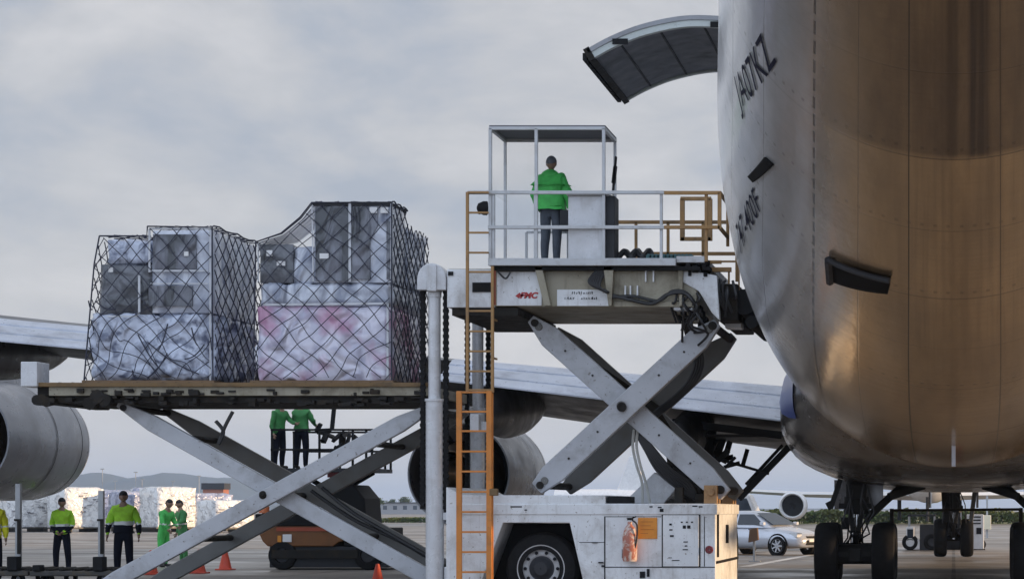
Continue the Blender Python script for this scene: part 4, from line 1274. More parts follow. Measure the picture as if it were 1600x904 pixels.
def cable(mb, pts, r=0.022, n=10, seg=6):
    """smooth curve through pixel points (px, py, y)"""
    ps = [Vector((lx(a), Y0 + y, lz(b))) for a, b, y in pts]
    out = []
    for i in range(len(ps) - 1):
        p0 = ps[max(0, i - 1)]; p1 = ps[i]; p2 = ps[i + 1]; p3 = ps[min(len(ps) - 1, i + 2)]
        for k in range(n):
            t = k / n
            out.append(0.5 * ((2 * p1) + (-p0 + p2) * t + (2 * p0 - 5 * p1 + 4 * p2 - p3) * t * t + (-p0 + 3 * p1 - 3 * p2 + p3) * t**3))
    out.append(ps[-1])
    mb.tube(out, r, seg)
g = MB()
for k in range(6):
    d = k * 2.2
    cable(g, [(940 + d, 417, -0.05), (922 + d * 1.5, 440 + d * 0.5, -0.12), (938 + d, 452 + d * 0.5, -0.12), (955, 455, -0.05)], 0.022)
cable(g, [(955, 461, -0.05), (985, 468, -0.06), (1020, 474, -0.05), (1045, 460, -0.06), (1070, 458, -0.06), (1084, 472, -0.06), (1092, 492, 0.1)], 0.03)
cable(g, [(955, 465, -0.05), (990, 463, -0.06), (1030, 470, -0.05), (1052, 455, -0.06), (1076, 460, -0.06), (1096, 492, 0.1)], 0.024)
for k in range(4):
    d = k * 4
    cable(g, [(1066 + d * 0.5, 490, 0.5), (1062 + d, 512, 0.8), (1075 + d, 555, 1.0), (1064 + d, 590, 1.0), (1035 + d, 618, 1.1), (1005 + d, 640, 1.2), (982 + d * 0.5, 668, 1.0)], 0.028)
for k in range(6):
    d = k * 3
    cable(g, [(980 + d * 0.4, 668, 0.75), (998 + d, 700, 0.75), (1018 + d * 1.3, 735 - d * 0.4, 0.8), (1052 + d, 764 - d * 0.8, 0.9), (1084, 784, 1.0)], 0.026)
rg = random.Random(31)
for k in range(9):
    a, b = rg.uniform(1058, 1100), rg.uniform(450, 490)
    cable(g, [(a, b, 0.0), (a + rg.uniform(-14, 14), b + rg.uniform(8, 22), -0.05), (a + rg.uniform(-16, 16), b + rg.uniform(20, 36), 0.1), (a + rg.uniform(-10, 10), b + rg.uniform(30, 52), 0.3)], 0.02)
for k in range(7):
    a, b = rg.uniform(1120, 1150), rg.uniform(432, 450)
    cable(g, [(a, b, 0.2), (a + rg.uniform(-6, 10), b + rg.uniform(8, 24), 0.1), (a + rg.uniform(-4, 14), b + rg.uniform(28, 48), 0.2)], 0.022)
g.build_each('hydraulic_hose', M_hose, ldr, smooth=True)
g = MB()
for d in (0, 6):
    cable(g, [(981 + d, 668, 0.7), (979 + d, 695, 0.7), (985 + d, 725, 0.7), (992 + d, 752, 0.8), (992 + d * 2, 786, 0.9)], 0.024)
g.build_each('return_hose', M_whitehose, ldr, smooth=True)
g = MB()
cable(g, [(780, 425, -0.12), (792, 436, -0.12), (800, 426, -0.12)], 0.015)
for s0 in (1008, 990):
    cable(g, [(s0 - 30, 402, 0.3), (s0 - 20, 388, 0.4), (s0 - 8, 398, 0.3), (s0, 386, 0.5), (s0 + 6, 400, 0.4)], 0.05)
g.build('deck_hose', M_hose, ldr, smooth=True)

# scissor arms
def arm(mb, a, b, yn, w, d=0.16):
    mb.bar((lx(a[0]), Y0 + yn, lz(a[1])), (lx(b[0]), Y0 + yn, lz(b[1])), w, d)
def tapered_arm(a, b, yn, w, d, name, m):
    p0 = Vector((lx(a[0]), lz(a[1]))); p1 = Vector((lx(b[0]), lz(b[1])))
    t = (p1 - p0).normalized(); n = Vector((-t.y, t.x))
    ln_ = (p1 - p0).length
    prof = [(0, -w * 0.16), (0, w * 0.22), (0.10 * ln_, w * 0.5), (0.9 * ln_, w * 0.5), (ln_, w * 0.3), (ln_, -w * 0.3), (0.92 * ln_, -w * 0.5), (0.10 * ln_, -w * 0.5)]
    pts = [p0 + t * u + n * v for u, v in prof]
    o = MB().prism([(p.x, p.y) for p in pts], Y0 + yn - d / 2, Y0 + yn + d / 2).build(name, m, ldr, bevel=0.014)
    return o
# bridge lift
s1 = 1.0
tapered_arm((1116, 500), (832, 762), 0.42, 0.365, 0.18, 'scissor_arm', M_arm)
tapered_arm((818, 494), (1128, 772), 0.64, 0.365, 0.18, 'scissor_arm', M_arm)
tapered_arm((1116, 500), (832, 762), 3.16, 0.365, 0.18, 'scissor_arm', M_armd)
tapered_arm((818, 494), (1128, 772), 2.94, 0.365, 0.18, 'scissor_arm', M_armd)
g = MB()
for (a, b, y0, y1, r) in ((967, 634, 0.28, 3.3, 0.075), (1110, 506, 0.3, 3.3, 0.07), (838, 757, 0.3, 3.3, 0.06), (826, 500, 0.5, 3.1, 0.06), (1120, 764, 0.5, 3.1, 0.07), (905, 573, 0.6, 3.0, 0.06), (1040, 692, 0.6, 3.0, 0.06)):
    g.tube([(lx(a), Y0 + y0, lz(b)), (lx(a), Y0 + y1, lz(b))], r, 14)
g.build_each('scissor_shaft', M_grease, ldr, smooth=True)
g = MB()
for (a, b, y) in ((966, 632, 0.31), (397, 771, 0.43)):
    g.lathe([(0.005, -0.03), (0.035, -0.03), (0.05, -0.01), (0.055, 0.03)], (lx(a), Y0 + y, lz(b)), (0, 1, 0), 12)
g.build_each('pivot_bolt', M_grease, ldr)
g = MB()
g.tube([(lx(880), Y0 + 1.8, lz(552)), (lx(1010), Y0 + 1.8, lz(640))], 0.11, 14).tube([(lx(1000), Y0 + 1.8, lz(633)), (lx(1090), Y0 + 1.8, lz(775))], 0.07, 12)
g.build_each('lift_cylinder', M_grease, ldr, smooth=True)
g = MB()
for (a, b, y, r) in ((966, 632, 0.325, 0.075), (1104, 511, 0.325, 0.07), (845, 750, 0.325, 0.06), (832, 506, 0.545, 0.06)):
    g.lathe([(0.005, -0.022), (r * 0.9, -0.022), (r, -0.012), (r, 0.02)], (lx(a), Y0 + y, lz(b)), (0, 1, 0), 20)
g.build_each('pivot_boss', M_armd, ldr, smooth=True)
g = MB()
for t_ in (0.18, 0.32, 0.66, 0.82):
    for (p, q, y) in (((1116, 500), (832, 762), 0.325), ((818, 494), (1128, 772), 0.545)):
        a, b = p[0] + (q[0] - p[0]) * t_, p[1] + (q[1] - p[1]) * t_
        g.lathe([(0.003, -0.014), (0.016, -0.014), (0.018, 0.004)], (lx(a), Y0 + y, lz(b)), (0, 1, 0), 8)
g.build_each('arm_bolt', M_grease, ldr)
# main deck lift (lower and longer)
def plain_arm(a, b, yn, w, d, m):
    tapered_arm(a, b, yn, w, d, 'scissor_arm', m)
plain_arm((668, 630), (120, 930), 0.52, 0.26, 0.13, M_arm)
plain_arm((160, 628), (700, 930), 0.70, 0.26, 0.13, M_arm)
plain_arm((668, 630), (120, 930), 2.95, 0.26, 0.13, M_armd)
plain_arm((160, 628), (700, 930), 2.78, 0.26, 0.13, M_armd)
g = MB()
for (a, b, y0, y1, r) in ((397, 773, 0.45, 3.05, 0.06), (170, 634, 0.6, 2.9, 0.05), (655, 638, 0.5, 3.0, 0.06), (250, 680, 0.7, 2.8, 0.05), (560, 690, 0.6, 2.9, 0.05), (520, 840, 0.7, 2.8, 0.05), (270, 843, 0.6, 2.9, 0.05)):
    g.tube([(lx(a), Y0 + y0, lz(b)), (lx(a), Y0 + y1, lz(b))], r, 12)
g.build_each('scissor_shaft', M_grease, ldr, smooth=True)
g = MB()
cable(g, [(470, 760, 1.2), (520, 800, 1.2), (580, 835, 1.2), (650, 875, 1.2), (700, 905, 1.2)], 0.03)
cable(g, [(450, 765, 1.3), (520, 812, 1.3), (600, 850, 1.3), (690, 905, 1.3)], 0.03)
cable(g, [(345, 640, 0.6), (332, 665, 0.6), (322, 692, 0.6), (330, 672, 0.6), (318, 655, 0.6)], 0.03)
g.build_each('hydraulic_hose', M_hose, ldr, smooth=True)
# main deck
md = MB().box(lx(62), lx(664), Y0 + 0.36, Y0 + 3.1, lz(616), lz(601)).build('main_deck', M_cream, ldr, bevel=0.008)
MB().box(lx(48), lx(664), Y0 + 0.30, Y0 + 0.42, lz(602), lz(595.5)).build('deck_guide', M_yellow, md, bevel=0.006)
MB().box(lx(70), lx(655), Y0 + 0.44, Y0 + 3.0, lz(626), lz(616)).build('deck_underframe', M_grease, md)
g = MB()
rg = random.Random(8)
for k in range(88):
    a = rg.uniform(52, 640)
    z = rg.uniform(604, 612) if rg.random() < 0.45 else rg.uniform(616, 628)
    w = rg.uniform(4, 16)
    g.box(lx(a), lx(a + w), Y0 + 0.28 + rg.uniform(0, 0.06), Y0 + 0.5, lz(z + rg.uniform(2, 8)), lz(z))
for a in (45, 52, 60, 140, 152, 128):
    g.tube([(lx(a), Y0 + 0.3, lz(622 + rg.uniform(-6, 8))), (lx(a), Y0 + 0.7, lz(622))], rg.uniform(0.06, 0.12), 10)
g.build_each('deck_drive', M_grease, md, bevel=0.005)
g = MB()
for k in range(28):
    a = 75 + k * 20.5
    g.tube([(lx(a), Y0 + 0.45, lz(599)), (lx(a), Y0 + 3.0, lz(599))], 0.05, 8)
g.build_each('deck_roller', M_grease, md)
MB().box(lx(22), lx(48), Y0 + 0.25, Y0 + 0.75, lz(602), lz(563)).build('end_box', M_chrome, ldr, bevel=0.012)
MB().box(lx(13), lx(22), Y0 + 0.5, Y0 + 1.0, lz(598), lz(565)).build('end_box', M_chrome, ldr, bevel=0.012)
MB().box(lx(40), lx(66), Y0 + 0.45, Y0 + 2.9, lz(628), lz(600)).build('drive_end', M_grease, md, bevel=0.02)
# base frame under the main lift
MB().box(lx(90), lx(700), Y0 + 0.4, Y0 + 3.1, 0.12, 0.24).build('base_frame', M_dkgrey, ldr, bevel=0.01)

# ladder: lower flight and upper flight
g = MB()
yl = Y0 - 0.30
for a in (724, 770.5):
    g.bar((lx(a), yl, 0.25), (lx(a), yl, lz(612)), 0.085, 0.05)
g.bar((lx(775), yl + 0.02, 0.25), (lx(775), yl + 0.02, lz(615)), 0.03, 0.03)
for b in (614, 644, 674, 705.5, 736.5, 768, 799, 830, 861, 892):
    g.bar((lx(724), yl, lz(b)), (lx(771), yl, lz(b)), 0.03, 0.04)
lad = g.build('ladder', M_orange, ldr, bevel=0.005)
MB().box(lx(771), lx(784), yl - 0.03, yl + 0.06, lz(774), lz(763)).build('ladder_latch', M_yellow, lad, bevel=0.01)
g = MB()
yu = Y0 - 0.22
g.bar((lx(735), yu, lz(614)), (lx(735), yu, lz(303)), 0.045, 0.05)
g.bar((lx(774), yu, lz(614)), (lx(774), yu, lz(418)), 0.045, 0.05)
for b in (303.5, 335, 366, 397):
    g.bar((lx(735), yu, lz(b)), (lx(768), yu, lz(b)), 0.03, 0.035)
for b in (427, 487.5, 519, 550, 581, 610):
    g.bar((lx(735), yu, lz(b)), (lx(774), yu, lz(b)), 0.03, 0.035)
for b in (500, 560):
    g.bar((lx(774), yu, lz(b)), (lx(774), Y0 + 0.1, lz(b)), 0.03, 0.03, up=(1, 0, 0))
g.build('ladder', M_ochre, ldr, bevel=0.005)
MB().bar((lx(776), yu + 0.03, lz(478)), (lx(776), yu + 0.03, lz(425)), 0.05, 0.04).build('ladder_guard', mat('rust_red_paint', (0.28, 0.07, 0.03), 0.5, dirt=RUST, dirt_amt=0.5), ldr)
MB().tube([(lx(738), Y0 + 1.0, lz(655)), (lx(738), Y0 + 1.0, lz(672))], 0.10, 14).box(lx(728), lx(742), Y0 + 0.3, Y0 + 0.5, lz(672), lz(645)).build_each('filter_box', M_chrome, ldr, bevel=0.01)
for a in (742, 748):
    pass

# fire extinguisher on the flank, half wrapped
M_ext = mat('faded_red_enamel', (0.42, 0.14, 0.09), 0.35, col2=(0.6, 0.5, 0.44), c2_scale=7, c2_lo=0.48, c2_hi=0.56)
ex = thing('fire_extinguisher', (lx(986), Y0 - 0.12, lz(878)), 'faded red and white extinguisher bottle hung beside the orange placard', 'extinguisher')
MB().lathe([(0.01, 0), (0.10, 0.0), (0.115, 0.03), (0.115, 0.40), (0.08, 0.52), (0.035, 0.57), (0.035, 0.62)], (lx(986), Y0 - 0.13, lz(876)), (0, 0, 1), 28).build('bottle', M_ext, ex, smooth=True, angle=50)
MB().box(lx(982), lx(991), Y0 - 0.15, Y0 - 0.10, lz(812), lz(808)).bar((lx(984), Y0 - 0.12, lz(811)), (lx(996), Y0 - 0.12, lz(806)), 0.02, 0.03).build('valve', M_black, ex)
g = MB(); cable(g, [(990, 812, -0.14), (998, 820, -0.2), (997, 845, -0.2), (992, 862, -0.18)], 0.014)
g.build('nozzle_hose', M_hose, ex)

# ------------------------------------------------------------------ netted cargo pallets on the main deck
YP = 36.62
def qx(px): return (px - VX) / F * YP
def qz(py): return H + (VY - py) / F * YP
def inside(p, poly):
    x, y = p; c = False; n = len(poly)
    for i in range(n):
        x1, y1 = poly[i]; x2, y2 = poly[(i + 1) % n]
        if (y1 > y) != (y2 > y) and x < (x2 - x1) * (y - y1) / (y2 - y1) + x1: c = not c
    return c
def net_face(mb, poly, to3d, sp, slope, r, seed, mess=0.0, zmess=1.0, step=0.07, seg=4):
    us = [p[0] for p in poly]; vs2 = [p[1] for p in poly]
    u0, u1, v0, v1 = min(us), max(us), min(vs2), max(vs2)
    for sg in (1, -1):
        d = Vector((1, sg * slope)).normalized()
        nrm = Vector((-d.y, d.x))
        cs = [nrm.dot(Vector(q)) for q in ((u0, v0), (u1, v0), (u1, v1), (u0, v1))]
        tsx = [d.dot(Vector(q)) for q in ((u0, v0), (u1, v0), (u1, v1), (u0, v1))]
        c = min(cs) + 0.05
        while c < max(cs):
            run = []
            t = min(tsx) - 0.05
            while t < max(tsx) + 0.05:
                p = d * t + nrm * c
                w = mess * max(0.0, min(1.0, (zmess - (p.y - v0)) / zmess))
                nv = noise.noise_vector(Vector((p.x * 1.6 + seed, p.y * 1.6, seed * 2 + sg * 5))) * (0.09 + w)
                q = (p.x + nv.x, p.y + nv.y)
                if inside(q, poly):
                    run.append(to3d(q[0], q[1], 0.012 * nv.z))
                else:
                    if len(run) > 1: mb.tube(run, r, seg)
                    run = []
                t += step
            if len(run) > 1: mb.tube(run, r, seg)
            c += sp
def edge_rope(mb, pts, r):
    mb.tube(pts, r, 5)

def strips(mb, items, y):
    for a0, b0, a1, b1, w in items:
        mb.bar((qx(a0), y, qz(b0)), (qx(a1), y, qz(b1)), w, 0.015)

# first pallet, left
cp = thing('cargo_pallet', (qx(233), YP + 1.15, qz(597)), 'left netted pallet of dark cartons over crumpled white film on the lower deck', 'cargo pallet', 'netted pallets on the loader deck')
DP = 2.45
MB().box(qx(130), qx(336), YP - 0.06, YP + DP + 0.06, qz(598.5), qz(594)).build('pallet_sheet', M_wood, cp)
MB().puffy(qx(136), qx(331), YP + 0.05, YP + DP - 0.03, qz(594), qz(484), 0.085, 0.06, 2.6, 1.0, 0.09).build('wrapped_bale', M_film, cp, smooth=True, angle=180)
MB().puffy(qx(151), qx(237), YP + 0.06, YP + DP - 0.1, qz(490), qz(411), 0.018, 0.09, 3.0, 4.0, 0.04).build('carton', M_film_dark, cp, smooth=True, angle=60)
MB().puffy(qx(160), qx(238), YP + 0.10, YP + DP - 0.1, qz(413), qz(371), 0.05, 0.06, 3.6, 6.0, 0.10).build('wrapped_top', M_film, cp, smooth=True, angle=180)
bx = MB().puffy(qx(234), qx(330), YP + 0.05, YP + DP, qz(488), qz(357), 0.02, 0.09, 3.0, 8.0, 0.03).build('carton', M_film_white, cp, smooth=True, angle=60)
MB().box(qx(239), qx(306), YP + 0.0, YP + 0.05, qz(420), qz(366)).box(qx(232), qx(300), YP + 0.0, YP + 0.05, qz(478), qz(446)).build_each('carton_panel', M_panel_dark, bx)
g = MB()
strips(g, ((234, 357.5, 329, 357.5, 0.03), (236, 423, 326, 423, 0.03), (236, 443, 325, 443, 0.02), (329, 358, 329, 594, 0.025), (234, 358, 234, 425, 0.03)), YP - 0.012)
strips(g, ((218, 430, 218, 488, 0.035), (168, 494, 214, 494, 0.025), (214, 494, 218, 488, 0.03)), YP - 0.012)
g.build_each('edge_board', M_edge, cp)
g = MB()
for a, b in ((288, 393), (170, 418)):
    g.box(qx(a), qx(a + 7), YP - 0.02, YP - 0.005, qz(b + 7), qz(b))
g.build_each('paper_label', M_label, cp)
g = MB()
near1 = [(qx(133), qz(594)), (qx(334), qz(594)), (qx(332), qz(355)), (qx(232), qz(355)), (qx(231), qz(369)), (qx(157), qz(369)), (qx(149), qz(412))]
net_face(g, near1, lambda u, v, o: Vector((u, YP - 0.045 + o, v)), 0.215, 1.1, 0.0068, 1.3, 0.26, 1.3)
xr = qx(335)
right1 = [(YP - 0.03, qz(594)), (YP + DP + 0.03, qz(594)), (YP + DP + 0.03, qz(356)), (YP - 0.03, qz(356))]
net_face(g, right1, lambda u, v, o: Vector((xr + 0.012 + o, u, v)), 0.22, 0.85, 0.0095, 5.0, 0.06, 2.4)
top1 = [(qx(232), YP), (qx(334), YP), (qx(334), YP + DP), (qx(232), YP + DP)]
net_face(g, top1, lambda u, v, o: Vector((u, v, qz(355) + 0.02)), 0.21, 1.0, 0.0085, 2.0)
top2 = [(qx(157), YP), (qx(234), YP), (qx(234), YP + DP), (qx(157), YP + DP)]
net_face(g, top2, lambda u, v, o: Vector((u, v, qz(369) + 0.02)), 0.21, 1.0, 0.0085, 3.0)
left1 = [(YP, qz(594)), (YP + DP, qz(594)), (YP + DP, qz(370)), (YP, qz(370))]
net_face(g, left1, lambda u, v, o: Vector((np.interp(v, [qz(594), qz(412), qz(369)], [qx(132), qx(148), qx(156)]) + o, u, v)), 0.21, 1.0, 0.0085, 4.0)
for pts in ([(334, 594), (333, 355), (232, 354)], [(157, 369), (149, 412), (133, 594)], [(232, 354), (231, 369), (157, 369)]):
    edge_rope(g, [Vector((qx(a), YP - 0.05, qz(b))) for a, b in pts], 0.013)
edge_rope(g, [Vector((qx(334), YP + DP * k / 8, qz(354) + 0.01 + 0.02 * math.sin(k * 2))) for k in range(9)], 0.014)
rg = random.Random(2)
for k in range(9):   # slack lashings across the lower half
    a, b = rg.uniform(140, 320), rg.uniform(480, 590)
    a2, b2 = a + rg.uniform(-90, 90), b + rg.uniform(-60, 60)
    a2 = min(328, max(140, a2)); b2 = min(590, max(470, b2))
    edge_rope(g, [Vector((qx(a + (a2 - a) * t / 8), YP - 0.05, qz(b + (b2 - b) * t / 8 + 6 * math.sin(math.pi * t / 8)))) for t in range(9)], 0.011)
g.build('cargo_net', M_net, cp, fix=False)

# second pallet, right
cp2 = thing('cargo_pallet', (qx(505), YP + 1.15, qz(597)), 'right netted pallet with tall dark box above pink blotched lilac wrapping', 'cargo pallet', 'netted pallets on the loader deck')
MB().box(qx(392), qx(616), YP - 0.06, YP + DP + 0.06, qz(598.5), qz(594)).build('pallet_sheet', M_wood, cp2)
MB().puffy(qx(398), qx(612), YP + 0.04, YP + DP - 0.03, qz(594), qz(476), 0.035, 0.07, 2.6, 21.0, 0.04).build('wrapped_bale', M_film_lilac, cp2, smooth=True, angle=60)
MB().puffy(qx(402), qx(612), YP + 0.04, YP + DP, qz(478), qz(440), 0.04, 0.06, 5.0, 23.0, 0.05).build('wrapped_band', M_film_white, cp2, smooth=True, angle=180)
MB().puffy(qx(403), qx(456), YP + 0.06, YP + DP - 0.2, qz(441), qz(380), 0.012, 0.1, 3.0, 24.0, 0.03).build('carton', M_film_dark, cp2, smooth=True, angle=60)
MB().puffy(qx(455), qx(489), YP + 0.10, YP + 1.5, qz(441), qz(384), 0.03, 0.07, 4.0, 25.0, 0.05).build('wrapped_top', M_film_white, cp2, smooth=True, angle=180)
bx = MB().puffy(qx(489), qx(612), YP + 0.04, YP + 0.98, qz(441), qz(318), 0.012, 0.09, 3.0, 27.0, 0.015).build('tall_carton', M_film_white, cp2, smooth=True, angle=60)
MB().box(qx(493), qx(545), YP - 0.005, YP + 0.05, qz(439), qz(323)).box(qx(550), qx(578), YP - 0.005, YP + 0.05, qz(436), qz(323)).prism([(qx(578), qz(330)), (qx(590), qz(323)), (qx(590), qz(352)), (qx(552), qz(420)), (qx(552), qz(380))], YP - 0.004, YP + 0.04).box(qx(604), qx(610), YP - 0.004, YP + 0.04, qz(436), qz(345)).build_each('carton_panel', M_panel_dark, bx)
MB().box(qx(489), qx(612), YP - 0.01, YP + 1.0, qz(321), qz(316)).build('carton_lid', M_dkgrey, bx)
MB().puffy(qx(520), qx(612), YP + 0.98, YP + DP, qz(441), qz(341), 0.03, 0.1, 3.0, 29.0, 0.04).build('carton', M_film, cp2, smooth=True, angle=180)
g = MB()
strips(g, ((412, 476, 606, 474, 0.035), (606, 474, 606, 590, 0.035), (547, 318, 547, 440, 0.04), (488, 318, 490, 440, 0.02), (404, 380, 404, 440, 0.02), (612, 318, 612, 440, 0.03)), YP - 0.016)
g.build_each('edge_board', M_edge, cp2)
g = MB()
for a, b, w, h in ((417, 391, 9, 9), (433, 408, 13, 7), (500, 396, 14, 8), (578, 324, 12, 9), (595, 324, 12, 9)):
    g.box(qx(a), qx(a + w), YP - 0.024, YP - 0.008, qz(b + h), qz(b))
g.build_each('paper_label', M_label, cp2)
g = MB()
near2 = [(qx(397), qz(594)), (qx(613), qz(594)), (qx(613), qz(315)), (qx(488), qz(317)), (qx(470), qz(340)), (qx(440), qz(365)), (qx(401), qz(378))]
net_face(g, near2, lambda u, v, o: Vector((u, YP - 0.045 + o, v)), 0.225, 0.95, 0.0066, 11.3, 0.10, 1.0)
xr2 = qx(613.5)
right2 = [(YP - 0.03, qz(594)), (YP + DP + 0.03, qz(594)), (YP + DP + 0.03, qz(340)), (YP + 1.0, qz(338)), (YP + 0.99, qz(316)), (YP - 0.03, qz(316))]
net_face(g, right2, lambda u, v, o: Vector((xr2 + 0.014 + o, u, v)), 0.21, 0.9, 0.0095, 15.0, 0.07, 2.4)
net_face(g, [(qx(488), YP), (qx(613), YP), (qx(613), YP + 1.0), (qx(488), YP + 1.0)], lambda u, v, o: Vector((u, v, qz(316) + 0.015)), 0.21, 1.0, 0.0085, 12.0)
# the sloping curtain of film and net from the tall box down to the low one
sheet = [(qx(402), qz(379)), (qx(440), qz(366)), (qx(470), qz(342)), (qx(489), qz(319))]
vs_ = []
for (xx, zz) in sheet:
    for k in range(6):
        vs_.append((xx, YP + 0.02 + 0.9 * k / 5, zz - 0.02 + 0.012 * math.sin(k * 3 + xx * 4)))
MB().add(vs_, [(i * 6 + k, i * 6 + k + 1, (i + 1) * 6 + k + 1, (i + 1) * 6 + k) for i in range(3) for k in range(5)]).build('draped_film', glass_mat('clear_stretch_film', (0.6, 0.62, 0.72), 0.5, 0.3), cp2, smooth=True, angle=120)
for i in range(7):
    yy = YP + 0.9 * i / 6
    edge_rope(g, [Vector((a, yy + 0.03 * math.sin(a * 7 + i), b + 0.012)) for a, b in sheet], 0.009)
for pts in ([(613, 594), (613, 316), (488, 317), (470, 340), (440, 365), (401, 378), (397, 594)],):
    edge_rope(g, [Vector((qx(a), YP - 0.05, qz(b))) for a, b in pts], 0.013)
edge_rope(g, [Vector((xr2, YP + k / 8, qz(315) + 0.02 * math.sin(k * 2.2))) for k in range(9)], 0.014)
g.build('cargo_net', M_net, cp2, fix=False)

# ------------------------------------------------------------------ people
M_skin = mat('skin_tone', (0.28, 0.17, 0.12), 0.5, var=0.1)
M_green = mat('green_hi_vis_cloth', (0.07, 0.52, 0.10), 0.65, var=0.3, vscale=5, bump=0.5, bscale=9)
M_lime = mat('lime_hi_vis_cloth', (0.42, 0.82, 0.04), 0.65, var=0.3, vscale=5, bump=0.5, bscale=9)
M_vest_y = mat('yellow_hi_vis_cloth', (0.72, 0.70, 0.02), 0.65, var=0.25, vscale=5, bump=0.5, bscale=9)
M_dgreen = mat('shade_tinted_green_cloth', (0.045, 0.22, 0.06), 0.7, var=0.3, vscale=5, bump=0.5, bscale=9)
M_navy = mat('navy_work_cloth', (0.012, 0.014, 0.024), 0.85, spec=0.1, var=0.3, vscale=5, bump=0.5, bscale=9)
M_greytr = mat('slate_work_cloth', (0.075, 0.09, 0.115), 0.75, var=0.3, vscale=5, bump=0.5, bscale=9)
M_beige = mat('beige_work_cloth', (0.30, 0.23, 0.16), 0.75, var=0.3, vscale=5, bump=0.5, bscale=9)
M_hat = mat('dark_knit_cap', (0.02, 0.02, 0.024), 0.8, bump=0.4, bscale=40)
M_hathood = mat('slate_cap', (0.13, 0.14, 0.16), 0.75)
M_tape = mat('reflective_tape', (0.6, 0.62, 0.6), 0.3, 0.3)
M_boot = mat('work_boot', (0.02, 0.018, 0.016), 0.6)

def skin_mesh(nodes, edges, root, sub=1):
    bm = bmesh.new()
    lay = bm.verts.layers.skin.verify()
    vmap = {}
    for k, (p, r) in nodes.items():
        v = bm.verts.new(p)
        v[lay].radius = r if isinstance(r, tuple) else (r, r)
        v[lay].use_root = (k == root)
        vmap[k] = v
    for a, b in edges:
        bm.edges.new((vmap[a], vmap[b]))
    me = bpy.data.meshes.new('tmp')
    bm.to_mesh(me); bm.free()
    o = bpy.data.objects.new('tmp', me); COL.objects.link(o)
    sm = o.modifiers.new('skin', 'SKIN'); sm.use_smooth_shade = True
    ss = o.modifiers.new('sub', 'SUBSURF'); ss.levels = sub; ss.render_levels = sub
    dg = bpy.context.evaluated_depsgraph_get()
    out = bpy.data.meshes.new_from_object(o.evaluated_get(dg))
    bpy.data.objects.remove(o); bpy.data.meshes.remove(me)
    return out

